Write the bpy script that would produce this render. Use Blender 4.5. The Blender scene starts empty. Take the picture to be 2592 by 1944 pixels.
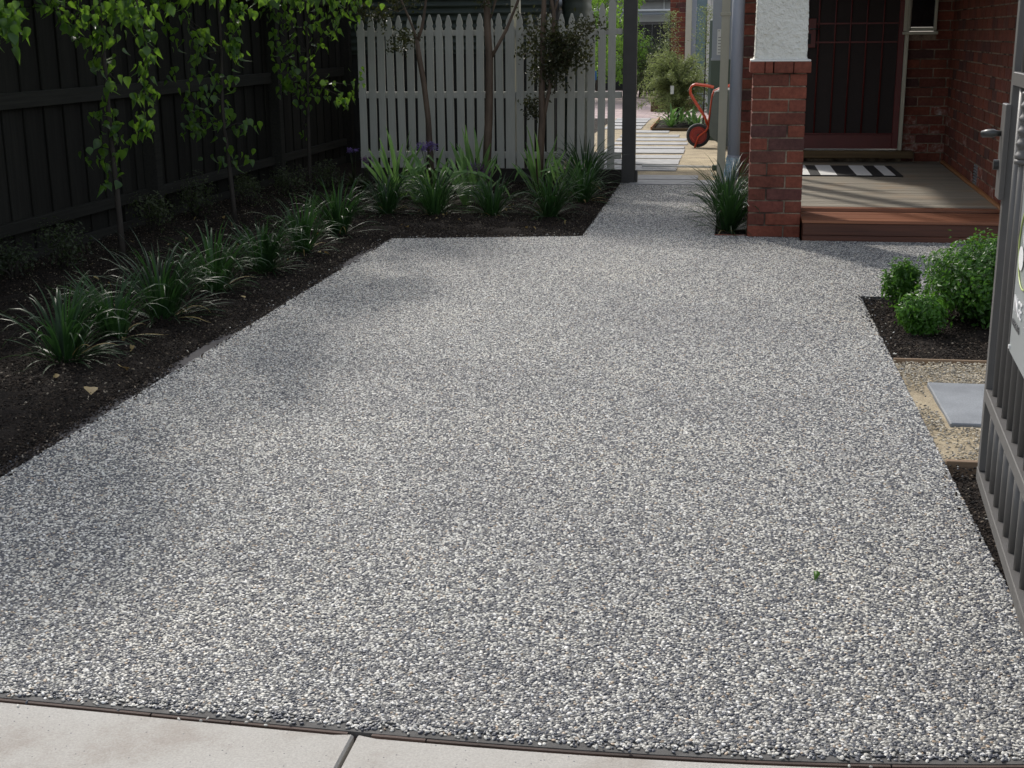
import bpy, bmesh, math, random
import numpy as np
from mathutils import Vector, Matrix, Euler
from math import sin, cos, pi, radians, hypot, atan, atan2, sqrt

# ------------------------------------------------------------------ camera, sky, sun, exposure
SC = bpy.context.scene
COL = SC.collection
FPX, CX, CY, CAMH = 3309.0, 1296.0, 972.0, 1.34
PITCH, YAW, ROLL = atan(883 / FPX), atan(554 / hypot(FPX, 883)), -0.0085
cam_data = bpy.data.cameras.new('camera')
cam = bpy.data.objects.new('camera', cam_data)
COL.objects.link(cam)
CAMROT = Matrix.Rotation(YAW, 3, 'Z') @ Matrix.Rotation(pi / 2 - PITCH, 3, 'X') @ Matrix.Rotation(ROLL, 3, 'Z')
cam.matrix_world = Matrix.Translation((0, 0, CAMH)) @ CAMROT.to_4x4()
cam_data.sensor_width = 36.0
cam_data.lens = 36.0 * FPX / 2592
cam_data.clip_start = 0.05
cam_data.clip_end = 600
SC.camera = cam

SUN_EL = radians(41)
SUN_DIR = Vector((-0.53, 0.85, 0)).normalized()
world = bpy.data.worlds.new('World')
SC.world = world
world.use_nodes = True
wn = world.node_tree
wn.nodes.clear()
sky = wn.nodes.new('ShaderNodeTexSky')
sky.sky_type = 'NISHITA'
sky.sun_disc = False
sky.dust_density = 2.0
sky.sun_elevation = SUN_EL
sky.sun_rotation = atan2(SUN_DIR.x, SUN_DIR.y)
bg = wn.nodes.new('ShaderNodeBackground')
bg.inputs['Strength'].default_value = 0.15
wo = wn.nodes.new('ShaderNodeOutputWorld')
hs = wn.nodes.new('ShaderNodeHueSaturation')   # thin white haze over the blue
hs.inputs['Saturation'].default_value = 0.44
wn.links.new(sky.outputs[0], hs.inputs['Color'])
wn.links.new(hs.outputs[0], bg.inputs[0])
wn.links.new(bg.outputs[0], wo.inputs[0])
sl = bpy.data.lights.new('sun', 'SUN')
sl.energy = 2.15
sl.angle = radians(3.2)
sl.color = (1.0, 0.94, 0.86)
sun = bpy.data.objects.new('sun', sl)
COL.objects.link(sun)
sun.rotation_euler = (-(SUN_DIR * cos(SUN_EL) + Vector((0, 0, sin(SUN_EL))))).to_track_quat('-Z', 'Y').to_euler()
VS = SC.view_settings
VS.view_transform = 'Standard'
VS.look = 'None'
VS.gamma = 1.0
VS.use_curve_mapping = False
VS.exposure = 0.56
SC.cycles.max_bounces = 6
SC.cycles.transparent_max_bounces = 6

R = random.Random(7)
NR = np.random.default_rng(7)

def at(px, py, Y):
    """point of the world seen at pixel (px,py) of the photograph on the upright plane y = Y"""
    d = CAMROT @ Vector(((px - CX) / FPX, -(py - CY) / FPX, -1))
    return Vector((0, 0, CAMH)) + d * (Y / d.y)

# ------------------------------------------------------------------ materials
class NT:
    def __init__(s, name):
        s.m = bpy.data.materials.new(name)
        s.m.use_nodes = True
        s.t = s.m.node_tree
        s.t.nodes.clear()
        s.out = s.n('OutputMaterial')
    def n(s, kind, **kw):
        nd = s.t.nodes.new('ShaderNode' + kind)
        for k, v in kw.items():
            if k.startswith('i_'):
                nd.inputs[k[2:].replace('_', ' ')].default_value = v
            else:
                setattr(nd, k, v)
        return nd
    def l(s, a, b):
        s.t.links.new(a, b)
    def ramp(s, fac, stops, interp='LINEAR'):
        r = s.n('ValToRGB')
        r.color_ramp.interpolation = interp
        els = r.color_ramp.elements
        while len(els) > 1:
            els.remove(els[-1])
        els[0].position = stops[0][0]
        els[0].color = tuple(stops[0][1]) + (1,)
        for p, c in stops[1:]:
            e = els.new(p)
            e.color = tuple(c) + (1,)
        s.l(fac, r.inputs[0])
        return r.outputs[0]
    def noise(s, scale, detail=4, rough=0.55, vec=None, stretch=None, dims='3D'):
        nd = s.n('TexNoise')
        nd.inputs['Scale'].default_value = scale
        nd.inputs['Detail'].default_value = detail
        nd.inputs['Roughness'].default_value = rough
        if vec is None:
            g = s.n('NewGeometry').outputs['Position']
            vec = g
        if stretch:
            mp = s.n('Mapping')
            mp.inputs['Scale'].default_value = stretch
            s.l(vec, mp.inputs[0])
            vec = mp.outputs[0]
        s.l(vec, nd.inputs['Vector'])
        return nd
    def math(s, op, a, b=None):
        m = s.n('Math', operation=op)
        for i, v in enumerate((a, b)):
            if v is None:
                continue
            if isinstance(v, (int, float)):
                m.inputs[i].default_value = v
            else:
                s.l(v, m.inputs[i])
        return m.outputs[0]
    def mix(s, fac, a, b, mode='MIX'):
        m = s.n('Mix', data_type='RGBA', blend_type=mode)
        for sock, v in ((m.inputs[0], fac), (m.inputs[6], a), (m.inputs[7], b)):
            if isinstance(v, (int, float)):
                sock.default_value = v
            elif isinstance(v, tuple):
                sock.default_value = v + (1,) if len(v) == 3 else v
            else:
                s.l(v, sock)
        return m.outputs[2]
    def done(s, color, rough=0.7, bump=None, bstr=0.3, bdist=0.005, trans=None, spec=0.5, metallic=0.0, coat=0):
        p = s.n('BsdfPrincipled')
        if isinstance(color, tuple):
            p.inputs['Base Color'].default_value = color + (1,)
        else:
            s.l(color, p.inputs['Base Color'])
        if isinstance(rough, (int, float)):
            p.inputs['Roughness'].default_value = rough
        else:
            s.l(rough, p.inputs['Roughness'])
        p.inputs['Specular IOR Level'].default_value = spec
        p.inputs['Metallic'].default_value = metallic
        if coat:
            p.inputs['Coat Weight'].default_value = coat
        if bump is not None:
            b = s.n('Bump')
            b.inputs['Strength'].default_value = bstr
            b.inputs['Distance'].default_value = bdist
            s.l(bump, b.inputs['Height'])
            s.l(b.outputs[0], p.inputs['Normal'])
        if trans is not None:
            t = s.n('BsdfTranslucent')
            if isinstance(trans[0], tuple):
                t.inputs[0].default_value = trans[0] + (1,)
            else:
                s.l(trans[0], t.inputs[0])
            mx = s.n('MixShader')
            mx.inputs[0].default_value = trans[1]
            s.l(p.outputs[0], mx.inputs[1])
            s.l(t.outputs[0], mx.inputs[2])
            s.l(mx.outputs[0], s.out.inputs[0])
        else:
            s.l(p.outputs[0], s.out.inputs[0])
        return s.m

def vmul(c, k):
    return tuple(x * k for x in c)

def m_plain(name, col, rough=0.6, var=0.25, scale=9, spec=0.5, bump=0.15, metallic=0, stretch=None, rnd=0.0):
    t = NT(name)
    nz = t.noise(scale, 5, 0.6, stretch=stretch)
    c = t.ramp(nz.outputs[0], [(0.3, vmul(col, 1 - var)), (0.72, vmul(col, 1 + var))])
    if rnd:
        oi = t.n('ObjectInfo')
        k = t.ramp(oi.outputs['Random'], [(0, (1 - rnd,) * 3), (1, (1 + rnd,) * 3)])
        c = t.mix(1.0, c, k, 'MULTIPLY')
    return t.done(c, rough, nz.outputs[0], bump, 0.004, spec=spec, metallic=metallic)

PEB = [(0.0, (0.048, 0.053, 0.069)), (0.21, (0.074, 0.081, 0.097)), (0.38, (0.15, 0.152, 0.158)), (0.46, (0.29, 0.28, 0.255)),
       (0.58, (0.44, 0.425, 0.38)), (0.75, (0.59, 0.575, 0.52)), (0.925, (0.40, 0.31, 0.22)), (0.95, (0.72, 0.71, 0.68))]

def m_pebble():
    t = NT('river_pebble')
    oi = t.n('ObjectInfo')
    c = t.ramp(oi.outputs['Random'], PEB, 'CONSTANT')
    nz = t.noise(0.9, 5, 0.6)
    k = t.ramp(nz.outputs[0], [(0.33, (0.80, 0.80, 0.82)), (0.5, (0.98, 0.98, 0.98)), (0.68, (1.10, 1.08, 1.05))])
    c = t.mix(1.0, c, k, 'MULTIPLY')
    return t.done(c, 0.48, spec=0.45)

def m_mortar_bed():
    t = NT('aggregate_matrix')
    nz = t.noise(260, 3)
    c = t.ramp(nz.outputs[0], [(0.35, (0.085, 0.085, 0.085)), (0.7, (0.17, 0.165, 0.155))])
    return t.done(c, 0.85, nz.outputs[0], 0.5, 0.003)

def m_mulch():
    t = NT('dark_soil')
    n1 = t.noise(60, 6, 0.7)
    n2 = t.noise(4, 3)
    c = t.ramp(n1.outputs[0], [(0.3, (0.006, 0.005, 0.004)), (0.55, (0.018, 0.013, 0.010)), (0.75, (0.045, 0.033, 0.026))])
    c = t.mix(t.math('MULTIPLY', n2.outputs[0], 0.6), c, (0.03, 0.022, 0.017))
    return t.done(c, 0.95, n1.outputs[0], 0.9, 0.02, spec=0.2)

def m_random(name, stops, rough=0.8, spec=0.3):
    t = NT(name)
    oi = t.n('ObjectInfo')
    c = t.ramp(oi.outputs['Random'], stops, 'LINEAR')
    return t.done(c, rough, spec=spec)

def m_granite_sand():
    t = NT('granitic_sand')
    n1 = t.noise(140, 6, 0.75)
    n2 = t.noise(5, 4)
    c = t.ramp(n1.outputs[0], [(0.28, (0.20, 0.165, 0.115)), (0.5, (0.40, 0.34, 0.245)), (0.72, (0.56, 0.49, 0.38))])
    k = t.ramp(n2.outputs[0], [(0.35, (0.75, 0.74, 0.72)), (0.65, (1.08, 1.06, 1.0))])
    c = t.mix(1.0, c, k, 'MULTIPLY')
    return t.done(c, 0.95, n1.outputs[0], 0.7, 0.006, spec=0.2)

def m_bluestone():
    t = NT('sawn_bluestone')
    n1 = t.noise(160, 5, 0.7)
    n2 = t.noise(6, 4)
    c = t.ramp(n1.outputs[0], [(0.3, (0.15, 0.165, 0.185)), (0.7, (0.25, 0.265, 0.285))])
    k = t.ramp(n2.outputs[0], [(0.35, (0.8, 0.8, 0.8)), (0.65, (1.12, 1.12, 1.1))])
    c = t.mix(1.0, c, k, 'MULTIPLY')
    return t.done(c, 0.7, n1.outputs[0], 0.2, 0.002)

def m_footpath():
    t = NT('old_concrete')
    n1 = t.noise(210, 6, 0.75)
    n2 = t.noise(3.5, 6, 0.65)
    vo = t.n('TexVoronoi', i_Scale=95.0)
    t.l(t.n('NewGeometry').outputs['Position'], vo.inputs['Vector'])
    c = t.ramp(n1.outputs[0], [(0.3, (0.34, 0.325, 0.30)), (0.7, (0.50, 0.485, 0.45))])
    k = t.ramp(n2.outputs[0], [(0.36, (0.80, 0.76, 0.73)), (0.48, (0.95, 0.94, 0.93)), (0.7, (1.03, 1.03, 1.03))])
    c = t.mix(1.0, c, k, 'MULTIPLY')
    sp = t.math('LESS_THAN', vo.outputs['Distance'], 0.17)
    wn_ = t.n('TexWhiteNoise')
    t.l(vo.outputs['Position'], wn_.inputs['Vector'])
    sp = t.math('MULTIPLY', sp, t.math('GREATER_THAN', wn_.outputs[0], 0.86))
    c = t.mix(sp, c, (0.16, 0.16, 0.17))
    return t.done(c, 0.85, n1.outputs[0], 0.5, 0.003, spec=0.3)

def m_brick(name='red_brick', dark=1.0):
    t = NT(name)
    oi = t.n('ObjectInfo')
    base = t.ramp(oi.outputs['Random'], [(0.0, (0.14, 0.047, 0.033)), (0.3, (0.195, 0.060, 0.038)), (0.55, (0.235, 0.070, 0.043)),
                                         (0.78, (0.16, 0.053, 0.042)), (0.92, (0.09, 0.046, 0.042)), (1.0, (0.24, 0.078, 0.048))])
    n1 = t.noise(38, 6, 0.7)
    n2 = t.noise(7, 3)
    k = t.ramp(n1.outputs[0], [(0.28, (0.62, 0.6, 0.6)), (0.6, (1.05, 1.05, 1.05)), (0.8, (1.3, 1.3, 1.25))])
    c = t.mix(1.0, base, k, 'MULTIPLY')
    k2 = t.ramp(n2.outputs[0], [(0.3, (0.75 * dark,) * 3), (0.7, (1.1 * dark,) * 3)])
    c = t.mix(1.0, c, k2, 'MULTIPLY')
    return t.done(c, 0.8, n1.outputs[0], 0.45, 0.004, spec=0.25)

def m_salt_brick():
    t = NT('salt_stained_brick')
    n1 = t.noise(16, 6, 0.7)
    c = t.ramp(n1.outputs[0], [(0.44, (0.19, 0.055, 0.038)), (0.56, (0.28, 0.16, 0.13)), (0.70, (0.46, 0.42, 0.39))])
    return t.done(c, 0.9, n1.outputs[0], 0.5, 0.005, spec=0.2)

def m_mortar():
    t = NT('cream_mortar')
    n1 = t.noise(60, 5, 0.7)
    n2 = t.noise(5, 3)
    c = t.ramp(n1.outputs[0], [(0.3, (0.17, 0.125, 0.09)), (0.7, (0.34, 0.27, 0.20))])
    c = t.mix(t.ramp(n2.outputs[0], [(0.45, (0, 0, 0)), (0.62, (1, 1, 1))]), c, (0.055, 0.04, 0.032))
    return t.done(c, 0.95, n1.outputs[0], 0.6, 0.004, spec=0.2)

def m_render():
    t = NT('roughcast_render')
    n1 = t.noise(40, 4, 0.55)
    n2 = t.noise(90, 3, 0.6)
    h = t.math('ADD', n1.outputs[0], t.math('MULTIPLY', n2.outputs[0], 0.35))
    n3 = t.noise(3, 3)
    c = t.ramp(n3.outputs[0], [(0.3, (0.80, 0.775, 0.69)), (0.7, (0.88, 0.86, 0.78))])
    return t.done(c, 0.7, h, 1.0, 0.028, spec=0.35)

def m_wood(name, a, b, rough=0.6, stretch=(1.5, 40, 40), rnd=0.2, spec=0.4, coat=0, wear=None):
    t = NT(name)
    tc = t.n('NewGeometry').outputs['Position']
    n1 = t.noise(1.0, 6, 0.65, tc, stretch)
    oi = t.n('ObjectInfo')
    off = t.n('VectorMath', operation='ADD')
    t.l(tc, off.inputs[0])
    cmb = t.n('CombineXYZ')
    t.l(t.math('MULTIPLY', oi.outputs['Random'], 50.0), cmb.inputs[0])
    t.l(t.math('MULTIPLY', oi.outputs['Random'], 31.0), cmb.inputs[2])
    t.l(cmb.outputs[0], off.inputs[1])
    n1 = t.noise(1.0, 6, 0.65, off.outputs[0], stretch)
    c = t.ramp(n1.outputs[0], [(0.28, a), (0.72, b)])
    if rnd:
        k = t.ramp(oi.outputs['Random'], [(0, (1 - rnd,) * 3), (1, (1 + rnd,) * 3)])
        c = t.mix(1.0, c, k, 'MULTIPLY')
    if wear:
        n2 = t.noise(3.0, 4, 0.6)
        c = t.mix(t.ramp(n2.outputs[0], [(0.5, (0, 0, 0)), (0.7, (0.7, 0.7, 0.7))]), c, wear)
    return t.done(c, rough, n1.outputs[0], 0.35, 0.002, spec=spec, coat=coat)

def m_leaf(name, c0, c1, tr, trf=0.4, rough=0.4, spec=0.5, scale=14):
    t = NT(name)
    nz = t.noise(scale, 3)
    oi = t.n('ObjectInfo')
    f = t.math('ADD', t.math('MULTIPLY', nz.outputs[0], 0.75), t.math('MULTIPLY', oi.outputs['Random'], 0.3))
    c = t.ramp(f, [(0.3, c0), (0.75, c1)])
    return t.done(c, rough, trans=(t.mix(f, vmul(tr, 0.7), tr), trf), spec=spec)

M = dict(
    pebble=m_pebble(), matrix=m_mortar_bed(), soil=m_mulch(), sand=m_granite_sand(), bluestone=m_bluestone(), path=m_footpath(),
    chip=m_random('mulch_chip', [(0, (0.006, 0.005, 0.004)), (0.55, (0.022, 0.015, 0.011)), (0.9, (0.05, 0.035, 0.024)), (0.97, (0.16, 0.125, 0.09)), (1, (0.3, 0.26, 0.2))], 0.9),
    stone=m_random('crushed_stone', [(0, (0.15, 0.14, 0.12)), (0.4, (0.32, 0.29, 0.235)), (0.7, (0.44, 0.37, 0.26)), (1, (0.56, 0.52, 0.44))], 0.85),
    brick=m_brick(), saltbrick=m_salt_brick(), mortar=m_mortar(), render=m_render(),
    whitecement=m_plain('white_cement', (0.74, 0.73, 0.68), 0.8, 0.08, 30),
    cement=m_plain('grey_cement', (0.20, 0.20, 0.215), 0.85, 0.35, 14, bump=0.4),
    palestone=m_plain('sunlit_bluestone', (0.31, 0.312, 0.318), 0.75, 0.18, 9),  # bluestone made paler, sunlight on the far path put into its colour
    slurry=m_plain('muddy_cement_slurry', (0.050, 0.045, 0.048), 0.85, 0.5, 7, bump=0.4),
    edge_cement=m_plain('smooth_cement_edge', (0.075, 0.073, 0.07), 0.85, 0.4, 25, bump=0.5),
    strip=m_wood('weathered_expansion_timber', (0.025, 0.017, 0.014), (0.10, 0.065, 0.052), 0.8, (6, 90, 90)),
    fence=m_wood('charcoal_stained_timber', (0.0125, 0.0120, 0.0105), (0.024, 0.023, 0.020), 0.85, (60, 60, 2.5), 0.25, 0.15),
    fence_rail=m_wood('charcoal_stained_rail', (0.0175, 0.0170, 0.0150), (0.033, 0.032, 0.028), 0.85, (60, 1.5, 60), 0.15, 0.15),
    picket=m_plain('cream_picket_paint', (0.44, 0.435, 0.39), 0.55, 0.08, 5, stretch=(20, 20, 1.5), rnd=0.06),
    post=m_plain('charcoal_post_paint', (0.055, 0.052, 0.050), 0.6, 0.12, 8),
    plinth=m_wood('dark_plinth_timber', (0.022, 0.020, 0.018), (0.045, 0.04, 0.035), 0.85, (2, 60, 60), 0.1, 0.2),
    deck=m_wood('grey_weathered_decking', (0.16, 0.14, 0.108), (0.32, 0.29, 0.235), 0.7, (1.2, 45, 60), 0.14, 0.35, wear=(0.30, 0.22, 0.14)),
    oiled=m_wood('oiled_merbau', (0.13, 0.042, 0.020), (0.30, 0.115, 0.052), 0.45, (1.3, 50, 60), 0.15, 0.5, 0.15),
    oiled_dark=m_wood('dark_oiled_merbau', (0.055, 0.020, 0.013), (0.13, 0.046, 0.025), 0.5, (1.3, 40, 50), 0.1, 0.4),
    bead=m_wood('orange_timber_beading', (0.28, 0.12, 0.04), (0.44, 0.2, 0.075), 0.5, (50, 1.5, 50), 0.05),
    edgewood=m_wood('faded_edging_timber', (0.15, 0.095, 0.055), (0.30, 0.21, 0.135), 0.8, (1.5, 50, 50), 0.1),
    sill=m_wood('old_timber_sill', (0.07, 0.045, 0.02), (0.17, 0.11, 0.05), 0.7, (1.5, 50, 60), 0.1),
    doorred=m_plain('oxblood_steel_paint', (0.115, 0.014, 0.012), 0.45, 0.15, 10),
    doordark=m_plain('dark_flyscreen', (0.018, 0.010, 0.009), 0.7, 0.2, 20),
    cream=m_plain('cream_gloss_paint', (0.50, 0.48, 0.38), 0.4, 0.06, 6),
    glass_dark=m_plain('dark_window_glass', (0.006, 0.007, 0.008), 0.06, 0.1, 3, bump=0.0, spec=0.6),
    black=m_plain('black_rubber', (0.012, 0.012, 0.013), 0.75, 0.2, 20),
    matwhite=m_plain('white_mat_stripe', (0.72, 0.72, 0.70), 0.85, 0.05, 90, bump=0.4),
    pipe=m_plain('blue_grey_pvc', (0.36, 0.38, 0.44), 0.35, 0.04, 4),
    wrap=None,
    white=m_plain('white_plastic', (0.72, 0.72, 0.70), 0.4, 0.05, 5),
    whitemetal=m_plain('white_painted_steel', (0.78, 0.78, 0.76), 0.35, 0.05, 5),
    greybox=m_plain('grey_meter_box_paint', (0.34, 0.37, 0.42), 0.4, 0.05, 5),
    green=m_plain('dark_green_steel', (0.055, 0.085, 0.065), 0.5, 0.1, 6),
    tray=m_plain('grey_green_poly_tray', (0.10, 0.12, 0.115), 0.5, 0.12, 8),
    red=m_plain('orange_red_tube_paint', (0.52, 0.065, 0.025), 0.35, 0.12, 12),
    redhub=m_plain('red_plastic_hub', (0.30, 0.025, 0.02), 0.5, 0.1, 15),
    tyre=m_plain('grey_black_tyre', (0.035, 0.037, 0.04), 0.8, 0.2, 30),
    gate=m_plain('bronze_grey_powdercoat', (0.098, 0.093, 0.088), 0.42, 0.06, 20),
    gate_dark=m_plain('dark_lock_metal', (0.06, 0.062, 0.06), 0.35, 0.1, 20, metallic=0.6),
    signgrey=m_plain('grey_sign_face', (0.27, 0.29, 0.29), 0.3, 0.03, 5),
    signwhite=m_plain('white_sign_print', (0.82, 0.82, 0.82), 0.4, 0.0, 5),
    signgreen=m_plain('lime_sign_print', (0.40, 0.48, 0.16), 0.4, 0.0, 5),
    signdark=m_plain('dark_sign_print', (0.12, 0.12, 0.12), 0.4, 0.0, 5),
    shed=m_plain('dark_green_corrugated_steel', (0.030, 0.042, 0.034), 0.5, 0.25, 5),
    darkwall=m_plain('dark_shed_timber', (0.018, 0.018, 0.017), 0.9, 0.2, 9),
    roof=m_plain('pale_metal_roof', (0.42, 0.41, 0.40), 0.6, 0.1, 6),
    ceiling=m_plain('dark_timber_ceiling', (0.05, 0.04, 0.03), 0.8, 0.1, 6),
    housewhite=m_plain('white_weatherboard_paint', (0.62, 0.61, 0.57), 0.6, 0.05, 6),
    blueglass=m_plain('pale_blue_glass', (0.16, 0.24, 0.27), 0.15, 0.1, 2, bump=0.0),
    paving=None,
    bark=m_plain('grey_brown_bark', (0.032, 0.026, 0.021), 0.85, 0.4, 30, bump=0.6, stretch=(1, 1, 0.3)),
    smoothbark=m_plain('mottled_smooth_bark', (0.11, 0.075, 0.052), 0.7, 0.4, 14, bump=0.3, stretch=(1, 1, 0.35)),
    pear=m_leaf('pear_leaf', (0.020, 0.055, 0.012), (0.05, 0.12, 0.02), (0.27, 0.50, 0.05), 0.45, 0.36),
    lily=m_leaf('lilyturf_blade', (0.012, 0.034, 0.012), (0.036, 0.085, 0.024), (0.07, 0.18, 0.04), 0.25, 0.42, 0.35, 30),
    iris=m_leaf('iris_blade', (0.06, 0.14, 0.045), (0.22, 0.36, 0.12), (0.22, 0.42, 0.10), 0.38, 0.4),
    box=m_leaf('box_leaf', (0.013, 0.048, 0.008), (0.095, 0.24, 0.03), (0.16, 0.38, 0.04), 0.32, 0.42, 0.4, 16),
    myrtle=m_leaf('dark_myrtle_leaf', (0.014, 0.024, 0.008), (0.050, 0.050, 0.018), (0.09, 0.10, 0.02), 0.25, 0.45),
    shrub=m_leaf('dull_shrub_leaf', (0.018, 0.030, 0.012), (0.06, 0.075, 0.028), (0.09, 0.14, 0.04), 0.3, 0.45),
    hedge=m_leaf('bright_hedge_leaf', (0.03, 0.085, 0.018), (0.13, 0.26, 0.04), (0.30, 0.52, 0.06), 0.45, 0.4, 0.4, 3),
    grev=m_leaf('soft_needle_leaf', (0.06, 0.095, 0.035), (0.28, 0.31, 0.13), (0.32, 0.40, 0.13), 0.3, 0.5, 0.4, 5),
    flower=m_leaf('purple_flower', (0.16, 0.10, 0.36), (0.34, 0.24, 0.56), (0.25, 0.15, 0.45), 0.3, 0.6),
    flower_old=m_leaf('faded_mauve_flower', (0.12, 0.05, 0.14), (0.26, 0.14, 0.26), (0.18, 0.08, 0.2), 0.3, 0.6),
    deadleaf=m_leaf('dry_fallen_leaf', (0.22, 0.15, 0.05), (0.42, 0.32, 0.12), (0.3, 0.2, 0.08), 0.2, 0.6),
    ground=m_plain('bare_ground', (0.10, 0.085, 0.06), 0.95, 0.3, 3),
)

def m_wrap():
    t = NT('blue_white_printed_wrap')
    nz = t.noise(55, 3, 0.6)
    c = t.ramp(nz.outputs[0], [(0.44, (0.50, 0.56, 0.60)), (0.5, (0.12, 0.30, 0.40)), (0.58, (0.55, 0.6, 0.62))])
    return t.done(c, 0.25, nz.outputs[0], 0.5, 0.01, spec=0.7)
M['wrap'] = m_wrap()

def m_paving():
    t = NT('purple_brick_paving')
    br = t.n('TexBrick')
    br.inputs['Scale'].default_value = 2.2
    br.inputs['Color1'].default_value = (0.33, 0.24, 0.24, 1)
    br.inputs['Color2'].default_value = (0.44, 0.34, 0.33, 1)
    br.inputs['Mortar'].default_value = (0.22, 0.19, 0.17, 1)
    br.inputs['Mortar Size'].default_value = 0.012
    t.l(t.n('NewGeometry').outputs['Position'], br.inputs['Vector'])
    nz = t.noise(2.5, 4)
    k = t.ramp(nz.outputs[0], [(0.35, (0.75, 0.72, 0.75)), (0.65, (1.1, 1.08, 1.05))])
    return t.done(t.mix(1.0, br.outputs[0], k, 'MULTIPLY'), 0.8, nz.outputs[0], 0.2, 0.003)
M['paving'] = m_paving()

# ------------------------------------------------------------------ mesh helpers
class MB:
    def __init__(s):
        s.v, s.f, s.sm = [], [], []
    def add(s, vs, fs, smooth=False):
        o = len(s.v)
        s.v += [tuple(v) for v in vs]
        s.f += [tuple(i + o for i in f) for f in fs]
        s.sm += [smooth] * len(fs)
    def box(s, x0, x1, y0, y1, z0, z1, b=0.0, mtx=None):
        if b <= 0:
            vs = [(x, y, z) for z in (z0, z1) for x, y in ((x0, y0), (x1, y0), (x1, y1), (x0, y1))]
            fs = [(3, 2, 1, 0), (4, 5, 6, 7), (0, 1, 5, 4), (1, 2, 6, 5), (2, 3, 7, 6), (3, 0, 4, 7)]
        else:
            vs, idx = [], {}
            for sx in (0, 1):
                for sy in (0, 1):
                    for sz in (0, 1):
                        X, Y, Z = (x0, x1)[sx], (y0, y1)[sy], (z0, z1)[sz]
                        ix, iy, iz = X + b * (1 - 2 * sx), Y + b * (1 - 2 * sy), Z + b * (1 - 2 * sz)
                        for k, p in enumerate(((X, iy, iz), (ix, Y, iz), (ix, iy, Z))):
                            idx[(sx, sy, sz, k)] = len(vs)
                            vs.append(p)
            fs = []
            q = ((0, 0), (1, 0), (1, 1), (0, 1))
            for sx in (0, 1):
                f = [idx[(sx, a, c, 0)] for a, c in q]
                fs.append(f if sx else f[::-1])
            for sy in (0, 1):
                f = [idx[(a, sy, c, 1)] for a, c in q]
                fs.append(f[::-1] if sy else f)
            for sz in (0, 1):
                f = [idx[(a, c, sz, 2)] for a, c in q]
                fs.append(f if sz else f[::-1])
            for sx in (0, 1):
                for sy in (0, 1):
                    f = [idx[(sx, sy, 0, 0)], idx[(sx, sy, 1, 0)], idx[(sx, sy, 1, 1)], idx[(sx, sy, 0, 1)]]
                    fs.append(f if sx == sy else f[::-1])
            for sx in (0, 1):
                for sz in (0, 1):
                    f = [idx[(sx, 0, sz, 2)], idx[(sx, 1, sz, 2)], idx[(sx, 1, sz, 0)], idx[(sx, 0, sz, 0)]]
                    fs.append(f if sx == sz else f[::-1])
            for sy in (0, 1):
                for sz in (0, 1):
                    f = [idx[(0, sy, sz, 1)], idx[(1, sy, sz, 1)], idx[(1, sy, sz, 2)], idx[(0, sy, sz, 2)]]
                    fs.append(f if sy == sz else f[::-1])
            for sx in (0, 1):
                for sy in (0, 1):
                    for sz in (0, 1):
                        f = [idx[(sx, sy, sz, k)] for k in range(3)]
                        fs.append(f if (sx + sy + sz) % 2 else f[::-1])
        if mtx is not None:
            vs = [mtx @ Vector(v) for v in vs]
        s.add(vs, fs)
        return s
    def tube(s, pts, rad, n=8, smooth=True, caps=True):
        pts = [Vector(p) for p in pts]
        if not hasattr(rad, '__len__'):
            rad = [rad] * len(pts)
        vs, fs = [], []
        up = Vector((0.123, 0.41, 0.9)).normalized()
        prev = None
        for i, p in enumerate(pts):
            a, b = pts[max(i - 1, 0)], pts[min(i + 1, len(pts) - 1)]
            t = (b - a).normalized()
            if prev is None:
                u = t.cross(up)
                if u.length < 0.1:
                    u = t.cross(Vector((1, 0, 0)))
                u.normalize()
            else:
                u = (prev - t * prev.dot(t)).normalized()
            prev = u
            w = t.cross(u)
            for k in range(n):
                an = 2 * pi * k / n
                vs.append(p + (u * cos(an) + w * sin(an)) * rad[i])
        for i in range(len(pts) - 1):
            for k in range(n):
                fs.append((i * n + k, i * n + (k + 1) % n, (i + 1) * n + (k + 1) % n, (i + 1) * n + k))
        if caps:
            fs.append(tuple(range(n))[::-1])
            fs.append(tuple((len(pts) - 1) * n + k for k in range(n)))
        s.add(vs, fs, smooth)
        return s
    def mesh(s, name, mat):
        me = bpy.data.meshes.new(name)
        me.from_pydata(s.v, [], s.f)
        me.polygons.foreach_set('use_smooth', s.sm)
        if mat:
            me.materials.append(mat)
        me.update()
        return me

def link(name, me, parent=None, loc=None, rot=None, scale=None):
    o = bpy.data.objects.new(name, me)
    COL.objects.link(o)
    if parent:
        o.parent = parent
    if loc is not None:
        o.location = loc
    if rot is not None:
        o.rotation_euler = rot
    if scale is not None:
        o.scale = scale
    return o

def thing(name, label, cat, loc=(0, 0, 0), group=None, rotz=0.0):
    o = link(name, None, loc=loc, rot=(0, 0, rotz))
    o.empty_display_size = 0.1
    o['label'] = label
    o['category'] = cat
    if group:
        o['group'] = group
    return o

def tag(o, label, cat, group=None):
    o['label'] = label
    o['category'] = cat
    if group:
        o['group'] = group
    return o

def kind(o, k):
    o['kind'] = k
    return o

def part(name, mb, mat, parent, label=None, stuff=False):
    """mb built in the parent's own coordinates"""
    o = link(name, mb.mesh(name, M[mat] if isinstance(mat, str) else mat), parent)
    if label:
        o['label'] = label
    if stuff:
        o['kind'] = 'stuff'
    return o

def bx(*a, b=0.0):
    return MB().box(*a, b=b)

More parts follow.
